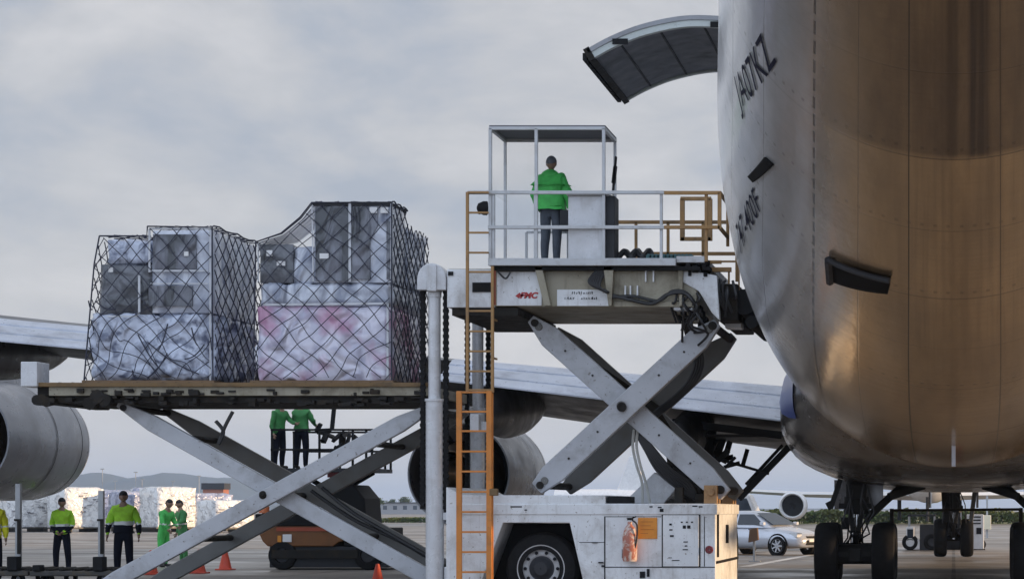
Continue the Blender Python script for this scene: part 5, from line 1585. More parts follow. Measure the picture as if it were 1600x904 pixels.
def person(label, loc, rz, h=1.76, jacket=M_green, trousers=M_navy, hat=M_hat, armL=None, armR=None, stance=0.12, lean=0.0, group=None, hood=False, turn=0.0, step=0.0, tape=True, bulk=1.0, two_tone=False):
    t = thing('person', loc, label, 'person', group, rz)
    s = h / 1.76
    def ln_(p):            # lean forward above the hips
        x, y, z = p
        if z > 0.95: y = y - (z - 0.95) * lean
        return Vector((x * s, y * s, z * s))
    aL = armL or ((0.245, 0.03, 1.12), (0.255, -0.07, 0.88))
    aR = armR or ((-0.245, 0.03, 1.12), (-0.255, -0.07, 0.88))
    N = {'pelvis': ((0, 0, 0.96), (0.155, 0.12)), 'waist': ((0, 0, 1.10), (0.145, 0.11)), 'chest': ((0, 0.0, 1.29), (0.175, 0.125)), 'upper': ((0, 0.01, 1.42), (0.14, 0.10)), 'neck': ((0, 0.0, 1.52), 0.058), 'nape': ((0, -0.01, 1.58), 0.055)}
    E = [('pelvis', 'waist'), ('waist', 'chest'), ('chest', 'upper'), ('upper', 'neck'), ('neck', 'nape')]
    for sd, sg, ar in (('L', 1, aL), ('R', -1, aR)):
        st_ = step * sg
        N['hip' + sd] = ((0.095 * sg, 0, 0.86), 0.104)
        N['knee' + sd] = ((stance * 0.95 * sg, -0.02 - st_ * 0.5, 0.49), 0.082)
        N['calf' + sd] = ((stance * sg, 0.02 - st_ * 0.75, 0.32), 0.074)
        N['ankle' + sd] = ((stance * sg, 0.02 - st_, 0.10), 0.060)
        N['heel' + sd] = ((stance * sg, 0.02 - st_, 0.045), 0.045)
        N['toe' + sd] = ((stance * 1.15 * sg, -0.17 - st_, 0.035), (0.045, 0.033))
        N['shoulder' + sd] = ((0.172 * sg, 0.01, 1.405), 0.074)
        N['elbow' + sd] = (ar[0], 0.050)
        N['wrist' + sd] = (ar[1], 0.030)
        w = Vector(ar[1]); d = (w - Vector(ar[0])).normalized()
        N['palm' + sd] = (tuple(w + d * 0.075), (0.040, 0.022))
        E += [('pelvis', 'hip' + sd), ('hip' + sd, 'knee' + sd), ('knee' + sd, 'calf' + sd), ('calf' + sd, 'ankle' + sd), ('ankle' + sd, 'heel' + sd), ('heel' + sd, 'toe' + sd), ('upper', 'shoulder' + sd), ('shoulder' + sd, 'elbow' + sd), ('elbow' + sd, 'wrist' + sd), ('wrist' + sd, 'palm' + sd)]
    def scl(r, k=1.0): return tuple(x * s * k for x in r) if isinstance(r, tuple) else (r * s * k, r * s * k)
    nodes = {k: (ln_(p), scl(r)) for k, (p, r) in N.items()}
    body = skin_mesh(nodes, E, 'pelvis', 2)
    bm = bmesh.new(); bm.from_mesh(body)
    bpy.data.meshes.remove(body)
    # head with nose, ears
    hc = ln_((0, -0.015, 1.655))
    ret = bmesh.ops.create_icosphere(bm, subdivisions=3, radius=1.0)
    ct, stt = math.cos(turn), math.sin(turn)
    for v in ret['verts']:
        x, y, z = v.co
        zz = z
        x *= 0.078 * (1.0 if z > -0.2 else 1.0 + (z + 0.2) * 0.45); y *= 0.098 * (1.0 if z > -0.3 else 1.0 + (z + 0.3) * 0.2); z *= 0.118
        if y < -0.08 and abs(x) < 0.02 and -0.035 < z < 0.012: y -= 0.022      # nose
        if abs(x) > 0.07 and abs(zz) < 0.3 and abs(y) < 0.03: x *= 1.18          # ears
        if y < -0.075 and 0.008 < z < 0.03 and 0.02 < abs(x) < 0.05: y += 0.010  # eye sockets
        x, y = x * ct - y * stt, x * stt + y * ct
        v.co = Vector((x * s, y * s, z * s)) + hc
    # fingers and thumbs
    for sd, sg in (('L', 1), ('R', -1)):
        w = nodes['wrist' + sd][0]; p = nodes['palm' + sd][0]
        d = (p - w).normalized()
        side = Vector((0, 1, 0)) - d * d.y
        if side.length < 0.2: side = Vector((0, 0, 1)) - d * d.z
        side.normalize()
        nrm = d.cross(side)
        for k, (off, lnf) in enumerate(((-0.028, 0.066), (-0.010, 0.078), (0.010, 0.074), (0.027, 0.058))):
            b = p + side * off * s + d * 0.0
            pts = [b, b + d * lnf * 0.6 * s + nrm * 0.006 * sg * s, b + d * lnf * 0.95 * s - nrm * 0.014 * sg * s]
            mbx = MB().tube(pts, [0.0095 * s, 0.0085 * s, 0.006 * s], 6)
            vv_ = [bm.verts.new(q) for q in mbx.v]
            for f in mbx.f: bm.faces.new([vv_[i] for i in f])
        b = w.lerp(p, 0.6) - side * 0.03 * s
        mbx = MB().tube([b, b - side * 0.03 * s + d * 0.03 * s, b - side * 0.035 * s + d * 0.065 * s], [0.012 * s, 0.010 * s, 0.007 * s], 6)
        vv_ = [bm.verts.new(q) for q in mbx.v]
        for f in mbx.f: bm.faces.new([vv_[i] for i in f])
    me = bpy.data.meshes.new('body')
    segs = [(nodes[a][0], nodes[b][0], a, b) for a, b in E]
    for f in bm.faces:
        c = f.calc_center_median()
        best, bd = None, 1e9
        for pa, pb, a, b in segs:
            ab = pb - pa
            tt = max(0, min(1, (c - pa).dot(ab) / max(1e-9, ab.length_squared)))
            dd = (c - pa - ab * tt).length
            if dd < bd: bd, best = dd, (a, b)
        a, b = best
        if (c - hc).length < 0.16 * s and c.z > 1.5 * s * (1 - 0.1): mi = 0
        elif 'palm' in b or 'palm' in a: mi = 0
        elif a[:4] in ('heel', 'ankl') or b[:4] in ('heel', 'toeL', 'toeR'): mi = 2
        elif a[:3] in ('hip', 'kne', 'cal') or b[:3] in ('hip', 'kne', 'cal', 'ank') or (a == 'pelvis' and b == 'waist' and c.z < 1.0 * s): mi = 1
        elif a == 'neck' or b == 'neck': mi = 0
        else: mi = 3
        f.material_index = mi
        f.smooth = True
    bm.to_mesh(me); bm.free()
    for m_ in (M_skin, trousers, M_boot, jacket): me.materials.append(m_)
    o = bpy.data.objects.new('body', me); COL.objects.link(o); o.parent = t
    # jacket: looser shell over trunk and arms
    JE = [e_ for e_ in E if e_[0] in ('waist', 'chest', 'upper', 'shoulderL', 'shoulderR', 'elbowL', 'elbowR') and 'neck' not in e_[1] and 'palm' not in e_[1]]
    JN = {}
    for a, b in JE:
        for k in (a, b):
            p, r = N[k]
            f = 1.14 * bulk if k in ('waist', 'chest') else (1.0 if k == 'upper' else (1.12 * bulk ** 0.5 if 'should' in k else (1.28 * bulk if 'elbow' in k else 1.45)))
            JN[k] = (ln_(p), scl(r, f))
    JN['hem'] = (ln_((0, 0, 0.95)), scl((0.160, 0.125), bulk))
    JE.append(('hem', 'waist'))
    JN['collar'] = (ln_((0, 0.005, 1.50)), scl((0.085, 0.085)))
    JE.append(('upper', 'collar'))
    for sd in 'LR':
        w = Vector(N['wrist' + sd][0]); d = (w - Vector(N['elbow' + sd][0])).normalized()
        JN['wrist' + sd] = (ln_(w - d * 0.02), scl((0.042, 0.042)))
    jm = skin_mesh(JN, JE, 'waist', 2)
    for v in jm.vertices:
        v.co = v.co + noise.noise_vector(v.co * 8 + Vector((loc[0], h * 9, rz))) * 0.022 * s + noise.noise_vector(v.co * 19 + Vector((rz, loc[0], 1))) * 0.009 * s
    for p in jm.polygons: p.use_smooth = True
    jm.materials.append(jacket); jm.materials.append(M_tape); jm.materials.append(M_navy)
    if tape:
        for p in jm.polygons:
            z = p.center.z / s
            if 1.10 < z < 1.135: p.material_index = 1
            elif two_tone and z <= 1.10: p.material_index = 2
    jm.name = 'jacket'
    jo = bpy.data.objects.new('jacket', jm); COL.objects.link(jo); jo.parent = t
    if hood:
        hm = MB()
        rings = []
        for i in range(7):
            q = i / 6
            zc_ = 1.40 + 0.15 * q; rr = 0.105 * math.sin(math.pi * (0.12 + 0.80 * q)) + 0.02
            rings.append([ln_((rr * 1.15 * math.cos(k * math.pi / 8), 0.075 + rr * 0.62 * math.sin(k * math.pi / 8) - 0.03 * q, zc_)) for k in range(16)])
        hm.loft(rings)
        me = bpy.data.meshes.new('hood')
        me.from_pydata([tuple(v) for v in hm.v], [], hm.f); me.update(); me.shade_smooth()
        me.materials.append(jacket)
        ho = bpy.data.objects.new('hood', me); COL.objects.link(ho); ho.parent = t
    hm = MB()
    rings = []
    for i in range(8):
        q = math.pi / 2 * i / 7
        rr = math.cos(q); zz = math.sin(q)
        ring = []
        for k in range(20):
            a = 2 * math.pi * k / 20
            x, y = 0.086 * rr * math.cos(a), 0.106 * rr * math.sin(a)
            base = 0.028 - (0.05 if math.sin(a) > 0 else 0.0) * abs(math.sin(a))
            z = base * (1 - zz) + 0.126 * zz
            x, y = x * ct - y * stt, x * stt + y * ct
            ring.append(Vector((x * s, y * s, z * s)) + hc)
        rings.append(ring)
    hm.loft(rings)
    lp = [hc + Vector((0.05 * s * math.sin(a) * ct + 0.15 * s * math.cos(a) * stt, 0.05 * s * math.sin(a) * stt - 0.15 * s * math.cos(a) * ct, 0.03 * s)) for a in (-1.2, -0.6, 0, 0.6, 1.2)]
    co2 = MB(); co2.v, co2.f = hm.v, hm.f
    me = bpy.data.meshes.new('cap')
    me.from_pydata([tuple(v) for v in co2.v], [], co2.f); me.update(); me.shade_smooth()
    me.materials.append(hat)
    ho = bpy.data.objects.new('cap', me); COL.objects.link(ho); ho.parent = t
    return t

def at(px, D, z=0.0): return (((px - VX) / F) * D, D, z)
PG = 'ground crew in hi-vis jackets'
zdk = lz(405) + 0.005
person('person in bright green jacket and slate trousers, back turned in raised cab', at(861, 36.95, zdk), R(172), 1.74, M_green, M_greytr, M_hathood, armL=((0.29, -0.05, 1.13), (0.28, -0.26, 0.96)), armR=((-0.29, 0.02, 1.12), (-0.32, -0.04, 0.88)), group=PG, tape=False, hood=True, bulk=1.42, stance=0.10)
person('person in yellow hi-vis jacket cut off by the left frame edge', at(-12, 47.5), R(20), 1.80, M_vest_y, M_navy, M_hat, group=PG, tape=True, bulk=1.1)
person('person in lime jacket and black trousers with hands clasped, standing before white cargo', at(97, 54.5), R(8), 1.76, M_lime, M_navy, M_hat, armL=((0.25, 0.03, 1.12), (0.06, -0.19, 0.96)), armR=((-0.25, 0.03, 1.12), (-0.06, -0.19, 0.96)), group=PG, stance=0.14, two_tone=True, bulk=1.1)
person('broad person in open lime and green jacket with dark navy trousers, arms at sides', at(193, 49.5), R(12), 1.88, M_lime, M_navy, M_hat, armL=((0.29, 0.04, 1.13), (0.30, -0.06, 0.89)), armR=((-0.29, 0.04, 1.13), (-0.30, -0.06, 0.89)), group=PG, bulk=1.2, two_tone=True)
person('person in full green work suit leaning forward behind the scissor arm', at(255, 60), R(70), 1.75, M_green, M_green, M_hat, lean=0.25, armL=((0.25, -0.12, 1.15), (0.16, -0.32, 1.05)), armR=((-0.25, -0.12, 1.15), (-0.2, -0.3, 0.98)), group=PG)
person('person in dark green suit with bowed head right of the leaning worker', at(286, 61.5), R(-50), 1.74, M_dgreen, M_dgreen, M_hat, lean=0.12, armL=((0.25, -0.12, 1.15), (0.12, -0.32, 1.08)), group=PG)
zp = 1.5 + (795 - 732) / 3600 * 57.5
person('left of two workers standing on the service truck platform, green jacket tinted darker for shade', at(436, 57.2, zp), R(60), 1.72, M_dgreen, M_navy, M_hat, lean=0.1, armL=((0.25, -0.12, 1.2), (0.2, -0.36, 1.15)), group=PG, tape=False)  # this pair's darker green cloth has the shade put into its colour
person('right of two workers standing on the service truck platform, green jacket, hands raised', at(471, 57.4, zp), R(170), 1.76, M_dgreen, M_navy, M_hat, armL=((0.25, -0.1, 1.2), (0.2, -0.36, 1.1)), armR=((-0.25, -0.1, 1.2), (-0.2, -0.36, 1.1)), group=PG, tape=False, bulk=1.1)
X, D = at(1177, 66)[:2]
t = thing('equipment_stand', (X, D, 0), 'small brown box on a thin sunlit post left of the silver hatchback', 'stand')
MB().prism([(X - 0.14, 0.55), (X + 0.16, 0.62), (X + 0.13, 0.98), (X - 0.10, 0.94)], D - 0.12, D + 0.12).build('stand_box', mat('brown_case', (0.16, 0.09, 0.05), 0.6), t, bevel=0.02)
MB().bar((X + 0.03, D, 0.0), (X + 0.02, D, 0.6), 0.06, 0.06).box(X - 0.12, X + 0.2, D - 0.12, D + 0.12, 0.0, 0.03).build('post', M_post, t)

# ------------------------------------------------------------------ ground equipment
# orange service truck with a raised work platform
D = 57.0
def wx(px): return (px - VX) / F * D
def wz(py): return H + (VY - py) / F * D
tr = thing('service_truck', (wx(500), D + 1.0, 0), 'low orange service truck with black railed work platform behind the scissor arms', 'service truck')
M_otruck = mat('orange_truck_paint', (0.20, 0.075, 0.016), 0.5, dirt=(0.10, 0.04, 0.015), dirt_amt=0.8, dirt_scale=1.5, streak=0.3)
MB().prism([(wx(396), wz(815)), (wx(408), wz(809)), (wx(470), wz(806)), (wx(535), wz(812)), (wx(535), wz(846)), (wx(530), wz(846)), (wx(520), wz(853)), (wx(418), wz(853)), (wx(410), wz(845))], D, D + 2.1).build('truck_body', M_otruck, tr, bevel=0.03)
MB().box(wx(432), wx(520), D - 0.02, D + 0.0, wz(829), wz(823)).build('body_stripe', mat('dark_orange_stripe', (0.35, 0.06, 0.02), 0.5), tr)
MB().box(wx(420), wx(605), D + 0.05, D + 2.05, wz(886), wz(853)).build('underframe', M_dkgrey, tr, bevel=0.02)
MB().box(wx(536), wx(600), D + 0.03, D + 2.0, wz(853), wz(824)).build('rear_body', M_black, tr, bevel=0.03)
MB().box(wx(425), wx(560), D - 0.05, D + 0.05, wz(872), wz(858)).build('side_guard', M_grease, tr, bevel=0.01)
MB().box(wx(450), wx(520), D - 0.08, D - 0.03, wz(896), wz(893)).build('floor_strip', M_steel, tr)
for a in (441, 575):
    w_ = MB().lathe(tyre_profile(0.36, 0.26), (wx(a), D + 0.1, 0.36), (0, 1, 0), 28, closed=True).build('wheel', M_tyre, tr, smooth=True, angle=30)
    MB().lathe([(0.02, -0.1), (0.17, -0.1), (0.19, 0.05)], (wx(a), D + 0.1, 0.36), (0, 1, 0), 20).build('rim', M_dkgrey, w_, smooth=True)
MB().box(wx(399), wx(534), D - 0.04, D + 2.0, wz(821), wz(802)).build('deck_cover', M_black, tr, bevel=0.03)
MB().box(wx(442), wx(456), D - 0.03, D + 0.02, wz(846), wz(834)).build('headlight', M_label, tr, bevel=0.01)
MB().box(wx(434), wx(440), D - 0.03, D + 0.02, wz(846), wz(836)).build('indicator_lamp', M_placard, tr)
g = MB()
g.prism([(wx(512), wz(812)), (wx(506), wz(762)), (wx(548), wz(756)), (wx(566), wz(778)), (wx(570), wz(826))], D + 0.2, D + 1.8)
g.build('engine_cowl', M_black, tr, bevel=0.05)
g = MB().box(wx(424), wx(584), D - 0.1, D + 1.9, wz(737), wz(731))
pf = g.build('work_platform', M_dkgrey, tr)
MB().box(wx(508), wx(545), D + 0.2, D + 1.2, wz(745), wz(731)).build('platform_box', mat('dull_red_box', (0.22, 0.03, 0.03), 0.5), pf)
g = MB()
for a in (426, 500, 552, 573, 582):
    g.bar((wx(a), D - 0.05, wz(734)), (wx(a), D - 0.05, wz(671)), 0.05, 0.05)
    g.bar((wx(a), D + 1.85, wz(734)), (wx(a), D + 1.85, wz(671)), 0.05, 0.05)
for b in (671, 702):
    g.bar((wx(424), D - 0.05, wz(b)), (wx(584), D - 0.05, wz(b)), 0.05, 0.05).bar((wx(424), D + 1.85, wz(b)), (wx(584), D + 1.85, wz(b)), 0.05, 0.05)
rg = random.Random(4)
for k in range(16):
    a, b = rg.uniform(488, 560), rg.uniform(668, 700)
    g.bar((wx(a), D + rg.uniform(0, 1.5), wz(b)), (wx(a + rg.uniform(-14, 14)), D + rg.uniform(0, 1.5), wz(b + rg.uniform(-10, 20))), rg.uniform(0.05, 0.13), 0.1)
g.build('platform_rail', M_black, pf)
g = MB()
for yy in (D + 0.3, D + 1.5):
    g.bar((wx(440), yy, wz(736)), (wx(560), yy, wz(806)), 0.12, 0.08).bar((wx(560), yy, wz(736)), (wx(440), yy, wz(806)), 0.12, 0.08)
g.build_each('lift_scissor', M_black, tr)
MB().bar((wx(510), D + 0.5, wz(671)), (wx(516), D + 0.5, wz(610)), 0.09, 0.09).build('conveyor_mast', M_black, tr)
bc = MB().lathe([(0.02, 0), (0.13, 0.0), (0.13, 0.16), (0.09, 0.24), (0.01, 0.27)], (wx(409), D + 0.2, wz(801)), (0, 0, 1), 18).build('beacon', mat('amber_beacon', (0.7, 0.2, 0.08), 0.25), tr, smooth=True)
MB().tube([(wx(409), D + 0.2, wz(812)), (wx(409), D + 0.2, wz(800))], 0.05, 10).build('beacon_post', M_dkgrey, tr)

# dollies at the lower left with upright posts
M_dolly = mat('dolly_frame', (0.05, 0.048, 0.045), 0.5, 0.2, dirt=(0.14, 0.09, 0.03), dirt_amt=0.6, dirt_scale=3)
def dolly(cx, D, label):
    d = thing('cargo_dolly', (cx, D + 0.8, 0), label, 'dolly', 'empty dollies at lower left')
    MB().box(cx - 0.82, cx + 0.82, D, D + 1.6, 0.20, 0.30).build('dolly_bed', M_dolly, d, bevel=0.02)
    g = MB()
    for k in range(7):
        g.tube([(cx - 0.75 + k * 0.25, D + 0.08, 0.32), (cx - 0.75 + k * 0.25, D + 1.52, 0.32)], 0.035, 8)
    g.build_each('bed_roller', M_grease, d)
    for dx in (-0.55, 0.55):
        for dy in (0.2, 1.4):
            MB().lathe(tyre_profile(0.13, 0.12), (cx + dx, D + dy, 0.13), (0, 1, 0), 22, closed=True).build('wheel', M_tyre, d, smooth=True, angle=30)
    MB().box(cx + 0.42, cx + 0.62, D - 0.05, D + 0.2, 0.30, 0.58).box(cx - 0.75, cx - 0.6, D - 0.05, D + 0.2, 0.30, 0.42).build_each('stop_block', M_black, d, bevel=0.02)
    return d
dolly(-18.9, 45.0, 'dark empty cargo dolly at the left frame edge, behind the first grey post')
dolly(-17.15, 44.8, 'dark empty cargo dolly with black stop block between the two grey posts')
for px, y0_, lab in ((29, 755, 'grey upright steel post standing left, below the round engine cowl'), (158.5, 766, 'grey upright steel post right of the person with clasped hands')):
    D = 45.6
    X = (px - VX) / F * D
    zt2 = H + (VY - y0_) / F * D
    t = thing('steel_post', (X, D, 0), lab, 'post', 'grey posts at the apron edge')
    MB().box(X - 0.05, X + 0.05, D - 0.05, D + 0.05, 0.0, zt2).box(X - 0.14, X + 0.14, D - 0.14, D + 0.14, 0, 0.05).build('post', M_post, t, bevel=0.008)
    MB().box(X + 0.0, X + 0.07, D - 0.075, D - 0.055, 0.62, 1.28).box(X - 0.06, X + 0.07, D - 0.08, D - 0.055, 1.27, 1.31).build('hinge_strip', M_grease, t)

# traffic cones
M_cone = mat('cone_red_orange', (0.62, 0.07, 0.03), 0.5, dirt=(0.2, 0.03, 0.02), dirt_amt=0.4)
def cone(px, D, label):
    X = (px - VX) / F * D
    t = thing('traffic_cone', (X, D, 0), label, 'traffic cone', 'orange cones on the apron')
    MB().lathe([(0.17, 0.03), (0.155, 0.05), (0.03, 0.56), (0.01, 0.565)], (X, D, 0), (0, 0, 1), 24).build('cone_body', M_cone, t, smooth=True)
    MB().box(X - 0.2, X + 0.2, D - 0.2, D + 0.2, 0, 0.035).build('cone_base', M_cone, t, bevel=0.01)
cone(236, 53, 'red cone at the feet of the green suited workers, left of the four')
cone(311, 54, 'red cone between the two crossing lower scissor arms, second from left')
cone(352, 57, 'red cone standing clear on the apron left of the orange truck')
cone(590, 39.7, 'red cone at the foot of the lower scissor arm, rightmost of the four')

# silver hatchback
M_car = mat('silver_car_paint', (0.66, 0.69, 0.76), 0.22, 0.35, var=0.05, coat=0.6)
M_glass = mat('dark_car_glass', (0.02, 0.03, 0.045), 0.06, spec=0.8)
M_alloy = mat('alloy_wheel', (0.55, 0.55, 0.57), 0.3, 0.7)
M_lamp = mat('clear_headlamp', (0.7, 0.72, 0.75), 0.08, spec=0.8)
def car(loc, rz):
    t = thing('parked_car', loc, 'silver hatchback car facing right on the apron below the far engine', 'car', None, rz)
    prof = [(-1.98, 0.42, 0.80, 0.72), (-1.92, 0.30, 0.95, 0.80), (-1.5, 0.22, 1.0, 0.86), (-0.6, 0.19, 0.97, 0.87), (0.5, 0.19, 0.96, 0.87), (0.95, 0.20, 0.94, 0.86), (1.5, 0.22, 0.84, 0.84), (1.85, 0.25, 0.74, 0.76), (2.02, 0.30, 0.62, 0.62), (2.07, 0.38, 0.52, 0.52)]
    rings = []
    for x, zb, zt_, w in prof:
        ring = []
        for k in range(24):
            q = 2 * math.pi * k / 24
            c, s_ = math.cos(q), math.sin(q)
            ring.append(Vector((x, w * math.copysign(abs(c) ** 0.5, c), (zb + zt_) / 2 + (zt_ - zb) / 2 * math.copysign(abs(s_) ** 0.6, s_))))
        rings.append(ring)
    off = Vector(loc)
    def bl_(mb, name, m, par=t, **kw):
        # local coordinates
        mb.v = [tuple(Vector(v) + root_loc(par)) for v in mb.v]
        return mb.build(name, m, par, **kw)
    bl_(MB().loft(rings), 'body', M_car, smooth=True, angle=50)
    cab_ = []
    for z, xr_, xf, w in ((0.90, -1.93, 1.02, 0.80), (1.02, -1.88, 0.82, 0.79), (1.25, -1.68, 0.38, 0.70), (1.40, -1.45, 0.02, 0.60), (1.455, -1.15, -0.35, 0.46)):
        ring = []
        for k in range(24):
            q = 2 * math.pi * k / 24
            c, s_ = math.cos(q), math.sin(q)
            ring.append(Vector(((xr_ + xf) / 2 + (xf - xr_) / 2 * math.copysign(abs(c) ** 0.45, c), w * math.copysign(abs(s_) ** 0.45, s_), z)))
        cab_.append(ring)
    bl_(MB().loft(cab_), 'roof', M_car, smooth=True, angle=50)
    g = MB()
    for sg in (-1, 1):
        for (xa0, xa1, xb0, xb1) in ((-0.42, 0.66, -0.42, 0.18), (-1.35, -0.50, -1.15, -0.50)):
            g.add([(xa0, sg * 0.815, 1.0), (xa1, sg * 0.80, 1.0), (xb1, sg * 0.665, 1.34), (xb0, sg * 0.675, 1.34)], [(0, 1, 2, 3)])
    bl_(g, 'side_window', M_glass)
    g = MB().add([(0.93, -0.62, 1.0), (0.93, 0.62, 1.0), (0.15, 0.50, 1.385), (0.15, -0.50, 1.385)], [(0, 1, 2, 3)])
    bl_(g, 'windshield', M_glass)
    for sg in (-1, 1):
        for x in (1.27, -1.28):
            w_ = bl_(MB().lathe(tyre_profile(0.315, 0.2), (x, sg * 0.79, 0.315), (0, 1, 0), 28, closed=True), 'wheel', M_tyre, smooth=True, angle=30)
            g = MB().lathe([(0.19, sg * 0.09), (0.215, sg * 0.103), (0.225, sg * 0.09)], (x, sg * 0.79, 0.315), (0, 1, 0), 28)
            for k in range(7):
                q = 2 * math.pi * k / 7
                g.bar((x, sg * 0.885, 0.315), (x + 0.2 * math.cos(q), sg * 0.885, 0.315 + 0.2 * math.sin(q)), 0.045, 0.02)
            bl_(g, 'rim', M_alloy, w_)
            bl_(MB().lathe([(0.325, sg * 0.045), (0.385, sg * 0.085), (0.385, sg * 0.03)], (x, sg * 0.79, 0.33), (0, 1, 0), 28), 'wheel_arch', M_black)
        bl_(MB().puffy(1.62, 1.97, sg * 0.60 - 0.13, sg * 0.60 + 0.13, 0.60, 0.74, 0.0, 0.1), 'headlight', M_lamp)
        bl_(MB().box(0.62, 0.78, sg * 0.90 - 0.07, sg * 0.90 + 0.07, 0.98, 1.09), 'mirror', M_car, bevel=0.02)
        bl_(MB().box(0.1, 0.24, sg * 0.872 - 0.012, sg * 0.872 + 0.012, 0.83, 0.86).box(-0.49, -0.47, sg * 0.868 - 0.012, sg * 0.868 + 0.012, 0.3, 0.95), 'door_line', M_ink)
    bl_(MB().box(1.98, 2.085, -0.36, 0.36, 0.34, 0.50).box(1.96, 2.06, -0.30, 0.30, 0.56, 0.63), 'grille', M_black, bevel=0.01)
    bl_(MB().box(2.07, 2.095, -0.22, 0.22, 0.44, 0.53), 'number_plate', M_label)
    return t
car((-6.32, 76.2, 0), R(-33))

# white van behind the loader's end
D = 80.0
X0 = (1125 - VX) / F * D
vn = thing('white_van', (X0 + 0.6, D + 1.5, 0), 'white van parked behind the sunlit end of the loader', 'van')
M_van = mat('van_paint', (0.66, 0.67, 0.68), 0.3, dirt=GRIME, dirt_amt=0.2, coat=0.3)
def vz(py): return H + (VY - py) / F * D
MB().prism([(X0 - 0.9, 0.3), (X0 + 1.52, 0.3), (X0 + 1.6, 0.95), (X0 + 1.42, 1.05), (X0 + 1.0, 2.0), (X0 + 0.7, 2.1), (X0 - 0.9, 2.1)], D, D + 1.8).build('van_body', M_van, vn, bevel=0.06)
MB().prism([(X0 + 0.45, 1.1), (X0 + 1.25, 1.1), (X0 + 0.93, 1.88), (X0 + 0.45, 1.88)], D - 0.006, D + 0.02).build('side_window', M_glass, vn)
for dx in (1.0, -0.6):
    w_ = MB().lathe(tyre_profile(0.33, 0.2), (X0 + dx, D + 0.1, 0.33), (0, 1, 0), 24, closed=True).build('wheel', M_tyre, vn, smooth=True, angle=30)
    MB().lathe([(0.02, -0.1), (0.17, -0.1), (0.19, 0.05)], (X0 + dx, D + 0.1, 0.33), (0, 1, 0), 20).build('rim', M_rim, w_, smooth=True)

# tractor and power cart beyond the gear
D = 84.0
def ux(px): return (px - VX) / F * D
def uz(py): return H + (VY - py) / F * D
tt = thing('baggage_tractor', (ux(1432), D + 1, 0), 'grey and white baggage tractor with dark canopy seen between the landing gears', 'tractor')
MB().box(ux(1414), ux(1437), D, D + 1.6, uz(858), uz(842)).box(ux(1416), ux(1429), D - 0.02, D + 1.6, uz(842), uz(822)).build('tractor_body', M_van, tt, bevel=0.04)
MB().box(ux(1437), ux(1468), D + 0.05, D + 1.6, uz(864), uz(819)).build('rear_body', M_dkgrey, tt, bevel=0.03)
MB().box(ux(1418), ux(1462), D, D + 1.6, uz(806), uz(803)).build('canopy', M_dkgrey, tt)
g = MB()
for a in (1420, 1460):
    g.bar((ux(a), D + 0.05, uz(842)), (ux(a), D + 0.05, uz(805)), 0.06, 0.06).bar((ux(a), D + 1.5, uz(842)), (ux(a), D + 1.5, uz(805)), 0.06, 0.06)
g.build_each('canopy_post', M_post, tt)
MB().box(ux(1417.5), ux(1427), D - 0.04, D + 0.0, uz(839), uz(826)).build('side_window', M_glass, tt)
for a in (1422, 1456):
    w_ = MB().lathe(tyre_profile(0.30, 0.24), (ux(a), D + 0.1, 0.30), (0, 1, 0), 24, closed=True).build('wheel', M_tyre, tt, smooth=True, angle=30)
    MB().lathe([(0.01, -0.08), (0.14, -0.10), (0.165, 0.05)], (ux(a), D + 0.1, 0.30), (0, 1, 0), 18).build('rim', M_dkgrey, w_, smooth=True)
dc = thing('equipment_cart', (ux(1489), D + 2.5, 0), 'dark tall equipment cart left of the pale power cart, behind the nose gear', 'equipment cart')
MB().prism([(ux(1478), uz(866)), (ux(1478), uz(812)), (ux(1483), uz(803)), (ux(1500), uz(803)), (ux(1501), uz(866))], D + 1.8, D + 3.4).build('cart_body', M_dkgrey, dc, bevel=0.05)
MB().bar((ux(1502), D + 1.8, 0.2), (ux(1502), D + 1.8, uz(800)), 0.05, 0.05).build('cart_post', M_post, dc)
for a in (1482, 1497):
    MB().lathe(tyre_profile(0.2, 0.16), (ux(a), D + 1.9, 0.2), (0, 1, 0), 20, closed=True).build('wheel', M_tyre, dc, smooth=True, angle=30)
pc = thing('power_cart', (ux(1526), D + 1.5, 0), 'pale ground power cart with louvred side right of the nose gear', 'power cart')
MB().box(ux(1511), ux(1538), D + 1, D + 2.6, uz(858), uz(803)).build('cabinet', M_van, pc, bevel=0.03)
g = MB()
for b in (806, 811, 816):
    g.box(ux(1515), ux(1533), D + 0.985, D + 1.01, uz(b + 2.2), uz(b))
g.build_each('louvre', M_dkgrey, pc)
MB().box(ux(1526), ux(1534), D + 0.98, D + 1.02, uz(834), uz(824)).build('gauge_panel', M_ink, pc)
MB().box(ux(1509), ux(1540), D + 1.1, D + 2.5, uz(862), uz(858)).build('cart_chassis', M_black, pc)
for a in (1517, 1533):
    MB().lathe(tyre_profile(0.2, 0.16), (ux(a), D + 1.2, 0.2), (0, 1, 0), 20, closed=True).build('wheel', M_tyre, pc, smooth=True, angle=30)
